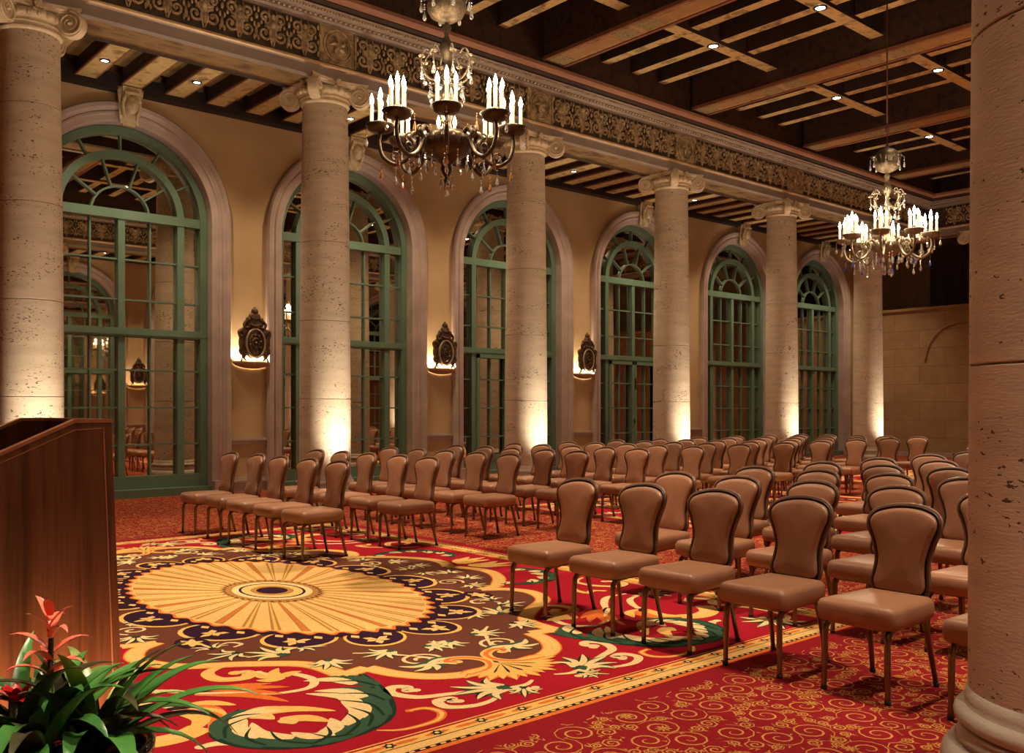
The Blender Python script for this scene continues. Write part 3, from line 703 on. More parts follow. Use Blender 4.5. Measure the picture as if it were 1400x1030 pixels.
# ------------------------------------------------------------------ entablature
def sweep_x(mb, prof, x0, x1, m, Y):          # prof list of (y, z)
    v = [(x0, Y(y), z) for y, z in prof] + [(x1, Y(y), z) for y, z in prof]; n = len(prof)
    mb.add(v, [(i, i + 1, n + i + 1, n + i) for i in range(n - 1)], m)
def unit_relief(wd):       # carved scroll unit, local x 0..wd, z 0.68..7.26 -> centred, y towards -1
    s = MB(); h = .275
    for sg in (-1, 1):
        cx_ = sg * wd * .24
        for (cz, r, tn, a0, dr) in ((-.11, .115, 1.5, PI / 2, sg), (.12, .10, 1.4, -PI / 2, -sg)):
            sp = spiral(cx_, cz, r, tn, a0, dr, 20, .15)
            s.tube([(x, -.022, z) for x, z in sp], [.027 - .012 * i / 20 for i in range(21)], 6)
            s.sphere((cx_, -.03, cz), .026, 6, 4)
        s.tube([(sg * wd * .02, -.02, -h), (sg * wd * .10, -.03, -.12), (sg * wd * .06, -.03, .02), (sg * wd * .14, -.03, .15), (sg * wd * .10, -.02, h - .02)], [.012, .022, .014, .02, .008], 5)
        for j in range(5):
            a = .5 + j * .55; r = .14
            s.sphere((cx_ + sg * r * math.cos(a) * .8, -.03, -.09 + r * math.sin(a)), (.024, .02, .034), 6, 4)
        for z in (-.2, -.02, .2): s.sphere((sg * wd * .44, -.025, z), (.022, .02, .045), 6, 4)
    s.sphere((0, -.04, .14), (.035, .03, .045), 8, 5); s.sphere((0, -.03, .04), (.045, .03, .075), 8, 5); s.sphere((0, -.03, -.12), (.03, .025, .10), 8, 5)
    s.sphere((wd * .5, -.02, -.12), (.03, .02, .09), 6, 4); s.sphere((wd * .5, -.03, .1), (.028, .02, .05), 6, 4)
    return s
def medallion():
    s = MB(); s.box(-.30, .30, -.012, .02, -.28, .28)
    for r, t in ((.235, .018), (.19, .010)): s.tube([(r * math.cos(2 * PI * i / 28), -.022, r * math.sin(2 * PI * i / 28)) for i in range(29)], t, 6, cap=False)
    for a in range(5):
        u = a * 2 * PI / 5 + .3; s.tube([(0, -.03, 0), (.08 * math.cos(u), -.045, .08 * math.sin(u)), (.15 * math.cos(u + .4), -.03, .15 * math.sin(u + .4))], [.03, .035, .014], 6)
    s.sphere((0, -.03, 0), (.06, .04, .07), 8, 5)
    for sx in (-1, 1):
        s.box(sx * .305 - .012, sx * .305 + .012, -.04, 0, -.28, .28)
    return s
def entablature(name, Y, x0, x1, sg):
    # front faces lie at Y(12.4), cornice nose at Y(12.0)
    a = MB()
    sweep_x(a, [(12.55, 6.462), (12.55, 6.44), (12.42, 6.44), (12.42, 6.585), (12.40, 6.60)], x0, x1, M['entab'], Y)
    sweep_x(a, [(13.06, 6.44), (13.2, 6.44), (13.2, 6.98)], x0, x1, M['joistside'], Y)
    sweep_x(a, [(12.55, 6.462), (13.06, 6.462), (13.06, 6.44)], x0, x1, M['soffit'], Y)
    root = a.build(name); tag(root, kind='structure')
    g = MB(); sweep_x(g, [(12.40, 6.60), (12.37, 6.615), (12.37, 6.64), (12.39, 6.655), (12.44, 6.665)], x0, x1, M['gilt'], Y); g.build('gilt_band', root)
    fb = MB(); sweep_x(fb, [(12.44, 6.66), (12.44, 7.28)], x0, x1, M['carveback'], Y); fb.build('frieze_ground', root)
    c = MB()
    sweep_x(c, [(12.44, 7.23), (12.40, 7.24), (12.40, 7.265), (12.37, 7.28)], x0, x1, M['entab'], Y)
    sweep_x(c, [(12.37, 7.28), (12.35, 7.285), (12.35, 7.33), (12.28, 7.335)], x0, x1, M['entab'], Y)
    sweep_x(c, [(12.28, 7.335), (12.25, 7.35), (12.25, 7.38), (12.18, 7.39)], x0, x1, M['entab'], Y)
    sweep_x(c, [(12.18, 7.39), (12.18, 7.42), (12.10, 7.44), (12.10, 7.455)], x0, x1, M['joistside'], Y)
    sweep_x(c, [(12.10, 7.455), (12.03, 7.47), (12.0, 7.50), (12.0, 7.56), (12.06, 7.565), (12.12, 7.57)], x0, x1, M['corn'], Y)
    n = int((x1 - x0) / .085)
    for i in range(n):
        x = x0 + (i + .5) * .085
        if x > 0: c.sphere((x, Y(12.335), 7.312), (.026, .026, .024), 6, 4, M['carve'])
    n = int((x1 - x0) / .05)
    for i in range(n):
        x = x0 + (i + .5) * .05
        if x > 0: p, q = sorted((Y(12.22), Y(12.25))); c.box(x - .014, x + .014, p, q, 7.352, 7.384, M['carve'])
    c.build('cornice', root)
    return root
Yl = lambda y: y
Yr = lambda y: MIR - y
el = entablature('trim_1', Yl, X0, 26.85, 1); er = entablature('trim_2', Yr, X0, 26.85, -1)
# end entablature: same profile turned across the room (built along local x, rotated)
ee = entablature('trim_3', lambda y: 26.4 - (12.0 - y) , -12.42, -1.58, 1)
ee.rotation_euler = (0, 0, -PI / 2); ee.location = (0, 0, 0)
UW = (PITCH - .62) / 7
ur = unit_relief(UW).build('frieze_relief', el, M['frz']); med = medallion().build('frieze_medallion', el, M['frz'])
first = [ur, med]
def put(src, parent, loc, rz, flag):
    o = src
    if flag[0]: flag[0] = False
    else: o = src.copy(); col.objects.link(o)
    o.parent = parent; o.location = loc; o.rotation_euler = (0, 0, rz)
fu, fm = [True], [True]
for i in range(-1, 6):
    x = COL0 + PITCH * i
    if -2 < x < 26: put(med, el, (x, 12.44, 6.965), 0, fm)
    for j in range(7):
        xx = x + .31 + UW * (j + .5)
        if 1.5 < xx < 26.2: put(ur, el, (xx, 12.44, 6.965), 0, fu)
for i in range(0, 6):
    x = COL0 + PITCH * i
    put(med, er, (x, MIR - 12.44, 6.965), PI, fm)
    for j in range(7):
        xx = x + .31 + UW * (j + .5)
        if xx < 26.2: put(ur, er, (xx, MIR - 12.44, 6.965), PI, fu)
for j in range(9): put(ur, ee, (-(11.9 - .25 - UW * j), 26.84, 6.965), 0, fu)

# ------------------------------------------------------------------ ceilings
ce = MB(); ce.add([(X0, 1.9, 8.5), (27.4, 1.9, 8.5), (27.4, 12.1, 8.5), (X0, 12.1, 8.5)], [(0, 1, 2, 3)], M['ceil'])
for y in (12.12, 1.88):
    ce.add([(X0, y, 7.55), (27.4, y, 7.55), (27.4, y, 8.5), (X0, y, 8.5)], [(0, 1, 2, 3)], M['beamside'])
ce.add([(26.9, 1.9, 7.55), (26.9, 12.1, 7.55), (26.9, 12.1, 8.5), (26.9, 1.9, 8.5)], [(0, 1, 2, 3)], M['beamside'])
ce.add([(26.9, -1.5, 8.5), (XEND, -1.5, 8.5), (XEND, 15.5, 8.5), (26.9, 15.5, 8.5)], [(0, 1, 2, 3)], M['ceil'])
ceiling = ce.build('ceiling'); tag(ceiling, kind='structure')
MBX = [COL0 + PITCH * i for i in range(-1, 6)]
def main_beam():
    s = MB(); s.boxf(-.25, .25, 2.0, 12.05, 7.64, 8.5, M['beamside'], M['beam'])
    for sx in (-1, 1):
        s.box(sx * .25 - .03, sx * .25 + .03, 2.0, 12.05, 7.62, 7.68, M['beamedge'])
    for k in range(5):       # painted fields along the soffit
        y = 2.9 + k * 2.05
        s.box(-.15, .15, y - .55, y + .55, 7.632, 7.64, M['panel']); s.box(-.17, .17, y - .95, y - .58, 7.634, 7.64, M['verdi']); s.box(-.17, .17, y + .58, y + .95, 7.634, 7.64, M['verdi'])
    return s
bm = main_beam().build('main_beam', ceiling)
for i, x in enumerate(MBX):
    o = bm if i == 0 else bm.copy()
    if i: col.objects.link(o); o.parent = ceiling
    o.location = (x, 0, 0)
LY = [3.85, 5.95, 8.05, 10.15]
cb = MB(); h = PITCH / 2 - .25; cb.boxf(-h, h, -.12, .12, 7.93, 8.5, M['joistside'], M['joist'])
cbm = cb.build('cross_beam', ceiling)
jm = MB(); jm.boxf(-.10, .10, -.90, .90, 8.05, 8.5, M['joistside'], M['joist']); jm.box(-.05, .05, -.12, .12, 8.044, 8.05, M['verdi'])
jo = jm.build('ceiling_joist', ceiling)
fc, fj = [True], [True]
dl_pos = []
for i in range(-1, 6):
    xc = WIN0 + PITCH * i
    for k, y in enumerate(LY):
        put(cbm, ceiling, (xc, y, 0), 0, fc); dl_pos.append((xc, y))
    if i < 1: continue
    for y in [2.95] + [a + 1.05 for a in LY]:
        for dx in (-.72, .12, .92): put(jo, ceiling, (xc + dx, y, -.07), 0, fj)
# recessed downlights of the nave
def downlight(z, rr, lens):
    root = empty('ceiling_downlight')
    a = MB(); a.lathe([(rr * 1.5, z - .002), (rr * 1.5, z - .02), (rr * 1.05, z - .022), (rr, z - .002)], 20, cap=False); a.build('trim_ring', root, M['lampring'])
    b_ = MB(); b_.lathe([(.001, z - .014), (rr * 1.02, z - .014), (rr * 1.02, z - .006), (.001, z - .006)], 20, cap=False); b_.build('lens', root, lens)
    return root
dz = downlight(7.93, .075, M['fluo']); index_children()
rown = ['nearest to the close right-hand colonnade', 'second from the close colonnade', 'third from the close colonnade', 'nearest to the window-side colonnade']
bay = ['first', 'second', 'third', 'fourth', 'fifth', 'sixth', 'seventh']
for n, (x, y) in enumerate(dl_pos):
    o = dz if n == 0 else copy_tree(dz); o.location = (x, y, 0)
    tag(o, 'round nave downlight, %s coffer bay, row %s' % (bay[n // 4], rown[n % 4]), 'light', 'nave downlights')
    spot('nave_spot', (x, y, 7.88), (x, y, 0), 1050, 44, .7, (1, .78, .57), .05)
# aisle ceilings
def aisle(name, Y, tagn, lights=True):
    s = MB(); ya, yb = sorted((Y(13.15), Y(15.6)))
    s.add([(X0, ya, 7.0), (XEND, ya, 7.0), (XEND, yb, 7.0), (X0, yb, 7.0)], [(0, 1, 2, 3)], M['ceil'])
    yc, yd = sorted((Y(13.15), Y(15.12))); s.add([(X0, yc, 6.86), (XEND, yc, 6.86), (XEND, yd, 6.86), (X0, yd, 6.86)], [(0, 1, 2, 3)], M['joistboard'])
    root = s.build(name); tag(root, kind='structure')
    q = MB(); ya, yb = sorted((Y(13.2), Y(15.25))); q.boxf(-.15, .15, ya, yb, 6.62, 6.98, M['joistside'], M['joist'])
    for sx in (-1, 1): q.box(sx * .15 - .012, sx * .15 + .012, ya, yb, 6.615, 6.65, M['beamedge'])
    jb = q.build('aisle_joist', root); first = True
    for i in range(-2, 35):
        x = COL0 + i * PITCH / 6
        o = jb if first else jb.copy()
        if not first: col.objects.link(o); o.parent = root
        o.location = (x, 0, 0); first = False
    return root
for nm, yy in (('shade_strip_left', (15.3, 15.5)), ('shade_strip_right', (MIR - 15.5, MIR - 15.3))):
    q = MB(); q.box(X0, XEND, yy[0], yy[1], 6.54, 6.80); tag(q.build(nm, None, M['ceil']), kind='structure')  # near-black strip added to stand for the shadow gap above the wall
al = aisle('ceiling_aisle_left', Yl, 'left'); ar = aisle('ceiling_aisle_right', Yr, 'right')
az = downlight(6.62, .05, M['fluow']); index_children(); n = 0
for i in range(0, 6):
    for k in (2, 4):
        x = COL0 + PITCH * i + k * PITCH / 6
        if x > 28: continue
        o = az if n == 0 else copy_tree(az); o.location = (x, 14.35, 0); n += 1
        tag(o, 'small white downlight in the window-aisle ceiling, %s lamp of the %s bay from the left' % ('first' if k == 2 else 'second', bay[i]), 'light', 'window aisle downlights')
        spot('aisle_spot', (x, 14.35, 6.57), (x, 14.6, 0), 210, 104, .8, (1, .75, .50), .04)
for i in range(-1, 5):
    for k in (2, 4):
        x = COL0 + PITCH * i + k * PITCH / 6
        o = copy_tree(az); o.location = (x, MIR - 14.35, 0)
        tag(o, 'small white downlight over the aisle nearest the camera, %s of the pair in bay %s' % ('first' if k == 2 else 'second', bay[i + 1]), 'light', 'near aisle downlights')
        spot('near_aisle_spot', (x, MIR - 14.35, 6.57), (x, MIR - 14.35, 0), 400, 84, .8, (1, .78, .58), .06)

# ------------------------------------------------------------------ carved masks over the arches
def make_mask():
    root = empty('keystone_mask')
    b = MB()
    v = [(-.15, -.02, .30), (.15, -.02, .30), (.15, -.26, .30), (-.15, -.26, .30), (-.10, -.02, -.28), (.10, -.02, -.28), (.10, -.10, -.28), (-.10, -.10, -.28)]
    b.add(v, [(0, 1, 2, 3), (4, 7, 6, 5), (0, 3, 7, 4), (1, 5, 6, 2), (3, 2, 6, 7), (0, 4, 5, 1)])
    for sx in (-1, 1): b.tube([(sx * .17, -.16, .30), (sx * .17, -.16, .24), (sx * .15, -.12, .05), (sx * .12, -.1, -.26)], [.045, .035, .02, .03], 8)
    b.build('bracket', root, M['carve'])
    h = MB(); v = []; f = []; n, k = 24, 18
    for j in range(k + 1):
        t = PI * j / k
        for i in range(n):
            a = 2 * PI * i / n
            x = .105 * math.sin(t) * math.cos(a); y = -.09 * math.sin(t) * math.sin(a); z = -.15 * math.cos(t)
            if math.sin(a) > 0.2:
                fr = math.sin(a)
                y -= .035 * math.exp(-((x / .018) ** 2 + ((z + .01) / .04) ** 2)) * fr          # nose
                y -= .015 * math.exp(-((x / .03) ** 2 + ((z + .068) / .012) ** 2)) * fr         # lips
                y -= .015 * math.exp(-((x / .03) ** 2 + ((z + .115) / .02) ** 2)) * fr          # chin
                for e in (-.04, .04): y += .022 * math.exp(-(((x - e) / .018) ** 2 + ((z - .022) / .013) ** 2)) * fr
                y -= .012 * math.exp(-((x / .07) ** 2 + ((z - .05) / .012) ** 2)) * fr
            v.append((x, y - .24, z + .03))
    for j in range(k):
        for i in range(n): a = j * n + i; b_ = j * n + (i + 1) % n; f.append((a, b_, b_ + n, a + n))
    h.add(v, f, None, True); h.build('face', root, M['carve'])
    w = MB()
    for j in range(7):
        a = PI * j / 6; w.sphere((.125 * math.cos(a), -.24, .10 + .08 * math.sin(a)), (.035, .04, .045), 8, 5)
    for sx in (-1, 1): w.tube([(sx * .12, -.23, .12), (sx * .135, -.21, .0), (sx * .11, -.19, -.12), (sx * .08, -.2, -.2)], [.03, .035, .03, .018], 8)
    w.box(-.13, .13, -.30, -.18, .17, .21); w.build('headdress', root, M['carve'])
    return root
mk = make_mask(); index_children()
for i, x in enumerate(WINX):
    o = mk if i == 0 else copy_tree(mk); o.location = (x, YW - .02, 6.30)
    tag(o, 'carved gilded face mask at the top of the %s arched window from the left' % bay[i], 'carving', 'carved arch masks')
for i in range(1, 5):
    o = copy_tree(mk); o.location = (WINX[i], MIR - YW + .02, 6.30); o.rotation_euler = (0, 0, PI)
    tag(o, 'carved face mask on the near wall over arch %s, seen only in the window mirrors' % ['', 'two', 'three', 'four', 'five'][i], 'carving', 'carved arch masks')

# ------------------------------------------------------------------ wall sconces
def make_sconce():
    root = empty('wall_sconce')
    b = MB(); v = []; f = []; n = 20
    rings = [(.35, .17, 0.015), (.36, .18, .012), (.36, .18, -.01), (.345, .17, -.03), (.30, .145, -.06), (.22, .11, -.085), (.11, .06, -.105), (.01, .01, -.11)]
    for rx, ry, z in rings:
        for i in range(n + 1):
            a = PI + PI * i / n; v.append((rx * math.cos(a), ry * math.sin(a), z))
    for j in range(len(rings) - 1):
        for i in range(n): a = j * (n + 1) + i; f.append((a, a + 1, a + n + 2, a + n + 1))
    b.add(v, f, None, True); b.build('bowl', root, M['sconcebowl'])
    g = MB(); pts = [(.335 * math.cos(PI + PI * i / n), .155 * math.sin(PI + PI * i / n)) for i in range(n + 1)]
    g.add([(x, y, -.005) for x, y in pts], [list(range(n + 1))]); g.build('lens', root, M['glow'])
    s = MB(); s.mi(M['dbronze'])
    def blob(x, z, rx, rz, ry=.035, y=-.11): s.sphere((x, y, z), (rx, ry, rz), 12, 8)
    blob(0, .34, .22, .30, .05)
    for sx in (-1, 1):
        blob(sx * .20, .16, .07, .10); blob(sx * .24, .34, .06, .13); blob(sx * .19, .52, .07, .10)
    s.tube([(.175 * math.cos(2 * PI * i / 32), -.165, .33 + .25 * math.sin(2 * PI * i / 32)) for i in range(33)], .02, 8, M['sring'], cap=False)
    for r, y in ((.12, -.165), (.065, -.175)): s.tube([(r * math.cos(2 * PI * i / 20), y, .33 + r * 1.35 * math.sin(2 * PI * i / 20)) for i in range(21)], .012, 6, cap=False)
    s.sphere((0, -.18, .33), .03, 8, 6)
    for i in range(8):
        a = 2 * PI * i / 8 + .2; s.sphere((.10 * math.cos(a), -.165, .33 + .145 * math.sin(a)), (.022, .02, .028), 7, 5)
    sh = s.build('shield', root, M['dbronze'])
    s = MB()
    for sx in (-1, 1):
        s.tube([(sx * x, -.12, z) for x, z in catmull([(.23, .12), (.27, .2), (.23, .3), (.26, .42), (.29, .52), (.24, .56), (.22, .50)], 5)], .03, 7)
        s.tube([(sx * x, -.13, z) for x, z in catmull([(.10, .62), (.17, .6), (.2, .66), (.15, .72), (.11, .68)], 5)], .028, 7)
        s.tube([(sx * x, -.12, z) for x, z in catmull([(.16, .03), (.22, .07), (.25, .02), (.21, -.01)], 5)], .016, 7)
        for z in (.17, .26, .35, .44): s.sphere((sx * .245, -.12, z), (.03, .03, .04), 8, 5)
    for x, z, rx, rz in ((0, .66, .17, .11), (0, .79, .12, .10), (0, .89, .07, .07), (-.12, .74, .05, .06), (.12, .74, .05, .06)): s.sphere((x, -.12, z), (rx, .05, rz), 10, 6)
    s.tube([(-.11, -.17, .66), (0, -.18, .63), (.11, -.17, .66)], .016, 6); s.tube([(-.08, -.17, .78), (0, -.18, .76), (.08, -.17, .78)], .012, 6)
    s.sphere((0, -.12, .96), .022, 8, 5); s.build('crest', root, M['dbronze'])
    return root
sn = make_sconce(); index_children()
sw = ['between the first and second windows', 'between the second and third windows', 'between the third and fourth windows']
for i in range(3):
    o = sn if i == 0 else copy_tree(sn); x = COLX[i + 1] + .07; o.location = (x, YW - .01, 2.28)
    tag(o, 'dark bronze crested shield sconce glowing at its foot ' + sw[i], 'wall lamp', 'shield wall sconces')
    spot('sconce_lamp', (x, YW - .085, 2.30), (x, YW - .04, 4), 70, 165, .3, (1, .75, .50), .03)
    for dx in (-.26, .26): spot('sconce_lamp', (x + dx, YW - .07, 2.30), (x + dx * 1.15, YW - .04, 4), 26, 150, .3, (1, .75, .50), .03)
for i in range(3):
    o = copy_tree(sn); x = COLX[i + 1] + .07; o.location = (x, MIR - YW + .01, 2.28); o.rotation_euler = (0, 0, PI)
    tag(o, 'bronze shield sconce on the near wall, pier %s, visible as a reflection in the windows' % ['one', 'two', 'three'][i], 'wall lamp', 'shield wall sconces')
    spot('sconce_lamp', (x, MIR - YW + .085, 2.30), (x, MIR - YW + .04, 4), 110, 165, .3, (1, .75, .50), .03)

# ------------------------------------------------------------------ column uplights
def make_up():
    root = empty('floor_uplight')
    b = MB(); b.lathe([(.085, 0), (.09, .01), (.085, .075), (.07, .08), (.062, .06)], 20, cap=False); b.lathe([(.001, .002), (.085, .002)], 20, cap=False); b.build('housing', root, M['lampring'])
    g = MB(); g.lathe([(.001, .062), (.063, .062)], 20, cap=False); g.build('lens', root, M['fluo'])
    return root
up = make_up(); index_children()
upn = ['first', 'second', 'third', 'fourth', 'fifth', 'sixth']
for i, x in enumerate(COLX):
    o = up if i == 0 else copy_tree(up); p = (x + .05, YC - 1.0, 0); o.location = p
    tag(o, 'small black floor uplight at the foot of the %s window-side column' % upn[i], 'light', 'column uplights')
    spot('column_up', (p[0], p[1], .10), (x, YC - .3, 2.6), 420, 76, .9, (1, .86, .67), .16)
for i, x in enumerate(RCOL[1:]):
    o = copy_tree(up); p = (x, 1.2 + 1.0, 0); o.location = p
    tag(o, 'black floor uplight by near colonnade column %s, seen in reflections' % ['two', 'three', 'four', 'five', 'six'][i], 'light', 'column uplights')
    spot('column_up', (p[0], p[1], .10), (x, 1.2 + .3, 2.6), 420, 76, .9, (1, .86, .67), .16)

# ------------------------------------------------------------------ chandeliers
def make_crystal(kind):
    s = MB(); z = 0
    for r in (.011, .008, .011):
        s.lathe([(.0005, z), (r, z - r), (.0005, z - 2 * r)], 6, smooth=False, cap=False); z -= 2 * r + .004
    s.lathe([(.0005, z), (.008, z - .02), (.020, z - .065), (.014, z - .085), (.0005, z - .095)], 6, smooth=False, cap=False)
    return s
def make_chandelier(pale):
    br = M['chgold'] if pale else M['chbronze']
    root = empty('chandelier')
    b = MB(); b.lathe([(.0, 3.53), (.02, 3.55), (.03, 3.58), (.015, 3.60), (.04, 3.64), (.06, 3.68), (.05, 3.72), (.10, 3.77), (.19, 3.82), (.235, 3.90), (.245, 3.96), (.225, 4.0), (.20, 4.01), (.08, 4.02), (.05, 4.06), (.04, 4.12), (.055, 4.18), (.03, 4.24)], 28, cap=False)
    for i in range(16):
        a = 2 * PI * i / 16; b.sphere((.24 * math.cos(a), .24 * math.sin(a), 3.93), (.022, .022, .04), 6, 4)
    b.build('bowl', root, br)
    s = MB(); s.lathe([(.03, 4.24), (.05, 4.30), (.075, 4.36), (.05, 4.42), (.025, 4.46), (.035, 4.50), (.06, 4.55), (.035, 4.60), (.02, 4.64), (.03, 4.70), (.055, 4.76), (.07, 4.82), (.04, 4.88), (.02, 4.92), (.03, 4.96), (.045, 5.0), (.02, 5.04), (.015, 5.08)], 20, cap=False)
    s.build('stem', root, br)
    c = MB(); c.lathe([(.015, 5.04), (.08, 5.06), (.15, 5.10), (.18, 5.16), (.185, 5.20), (.165, 5.22), (.17, 5.30), (.15, 5.36), (.10, 5.40), (.03, 5.43), (.015, 5.5)], 24, cap=False)
    for i in range(12): a = 2 * PI * i / 12; c.tube([(.165 * math.cos(a), .165 * math.sin(a), 5.22), (.20 * math.cos(a), .20 * math.sin(a), 5.30), (.23 * math.cos(a), .23 * math.sin(a), 5.28)], [.012, .01, .006], 5)
    c.build('crown', root, M['chgold2'])
    ch = MB(); ch.tube([(0, 0, 5.48), (0, 0, 8.45)], .012, 6)
    ch.lathe([(.0, 5.66), (.035, 5.66), (.03, 5.74), (.012, 5.80), (.0, 5.82)], 10, cap=False); ch.lathe([(.0, 8.5), (.09, 8.5), (.08, 8.44), (.03, 8.40), (.0, 8.40)], 16, cap=False); ch.build('hanging_cord', root, M['cord'])
    cr = make_crystal(0)
    cme = {}
    def hang(kind, parent, p):
        if kind not in cme:
            q = MB(); q.v, q.f, q.m, q.sm = list(cr.v), list(cr.f), list(cr.m), list(cr.sm); o = q.build('crystal_drop', parent, M[kind]); cme[kind] = o
        else: o = cme[kind].copy(); col.objects.link(o); o.parent = parent
        o.location = p; o.rotation_euler = (0, 0, random.random() * 3)
    # upper tier of small scroll branches
    for i in range(8):
        a = 2 * PI * (i + .5) / 8; c_, s_ = math.cos(a), math.sin(a)
        t = MB(); P = catmull([(.04, 4.55), (.14, 4.50), (.22, 4.58), (.24, 4.70), (.19, 4.78), (.14, 4.74)], 5); t.tube([(r * c_, r * s_, z) for r, z in P], .009, 6)
        t.lathe([(.001, -.005), (.03, 0), (.034, .01)], 10, (.235 * c_, .235 * s_, 4.70), cap=False)
        t.build('upper_branch', root, M['chgold'] if pale else M['chgold2'])
        for r, z in ((.235, 4.66), (.24, 5.27)): hang('crystal', root, (r * c_, r * s_, z))
        hang('crystal', root, (.16 * c_, .16 * s_, 4.48))
    # eight candle arms
    proto = None
    A0 = math.atan2(-6.93, -5.25) if not pale else 1.9
    arm = MB(); P = catmull([(.20, 3.95), (.27, 4.02), (.33, 3.97), (.30, 3.90), (.36, 3.78), (.47, 3.72), (.58, 3.78), (.62, 3.90), (.61, 4.02)], 6)
    arm.tube([(r, 0, z) for r, z in P], [.023 - .006 * i / len(P) for i in range(len(P))], 8)
    arm.tube([(r, 0, z) for r, z in spiral(.33, 3.98, .055, 1.2, -PI / 2, 1, 14, .2)], .010, 6)
    arm.tube([(r, 0, z) for r, z in spiral(.47, 3.80, .05, 1.2, -PI / 2, 1, 14, .2)], .009, 6)
    arm.lathe([(.001, 4.0), (.02, 4.0), (.035, 4.01), (.07, 4.01), (.115, 4.03), (.125, 4.055), (.14, 4.075), (.135, 4.082), (.09, 4.065), (.0, 4.055)], 20, (.61, 0, 0), cap=False)
    arm_o = arm.build('candle_arm', root, br)
    cm = MB(); cm.lathe([(.028, 0), (.028, .012), (.0175, .014), (.0165, .20), (.003, .205)], 10, cap=False); cand = cm.build('candle', arm_o, M['candle'])
    fm_ = MB(); fm_.lathe([(.0005, .20), (.014, .212), (.020, .236), (.016, .262), (.006, .292), (.0005, .308)], 10, cap=False); fla = fm_.build('flame_bulb', arm_o, M['flame'])
    offs = [(0, 0, 4.12), (.08, 0, 4.065), (0, .08, 4.065), (-.08, 0, 4.065), (0, -.08, 4.065)]
    for j, (x, y, z) in enumerate(offs):
        if j == 0: a_, b_ = cand, fla
        else:
            a_ = cand.copy(); b_ = fla.copy()
            for q in (a_, b_): col.objects.link(q); q.parent = arm_o
        a_.location = (.61 + x, y, z); b_.location = (.61 + x, y, z)
    st = MB(); st.tube([(.61, 0, 4.055), (.61, 0, 4.13)], .014, 8); st.build('candle_post', arm_o, br)
    for r, z, k in ((.60, 3.74, 'amber' if not pale else 'blue'), (.47, 3.69, 'crystal'), (.74, 4.04, 'crystal'), (.35, 3.80, 'crystal')): hang(k, arm_o, (r, 0 if r != .74 else 0, z))
    index_children()
    for i in range(8):
        o = arm_o if i == 0 else copy_tree(arm_o, root); o.rotation_euler = (0, 0, A0 + i * PI / 4)
    for i in range(10):
        a = 2 * PI * i / 10 + .2; hang('crystal', root, (.20 * math.cos(a), .20 * math.sin(a), 3.83))
        if i % 2 == 0: hang('amber' if not pale else 'crystal', root, (.30 * math.cos(a), .30 * math.sin(a), 4.18))
    for i in range(6):
        a = 2 * PI * i / 6; hang('crystal', root, (.06 * math.cos(a), .06 * math.sin(a), 3.66))
    if pale:
        for i in range(14):
            a = 2 * PI * i / 14 + .1; hang('crystal', root, (.40 * math.cos(a), .40 * math.sin(a), 3.78)); hang('crystal' if i % 3 else 'amber', root, (.66 * math.cos(a), .66 * math.sin(a), 3.98))
    return root
random.seed(5)
CH = [(WIN0, 6.93), (WIN0 + 2 * PITCH, 6.93)]
a = make_chandelier(False); a.location = (CH[0][0], CH[0][1], 0); tag(a, 'large dark bronze chandelier with clustered lit candles and crystal drops, nearer the camera', 'chandelier', 'chandeliers')
b = make_chandelier(True); b.location = (CH[1][0], CH[1][1], 0); tag(b, 'smaller-looking pale chandelier thick with crystals on a long cord, farther away at right', 'chandelier', 'chandeliers')
for x, y in CH:
    for i in range(8):
        t = i * PI / 4 + (math.atan2(-6.93, -5.25) if x < 8 else 1.9); point('chandelier_lamp', (x + .61 * math.cos(t), y + .61 * math.sin(t), 4.47), 14, (1, .78, .55), .05)

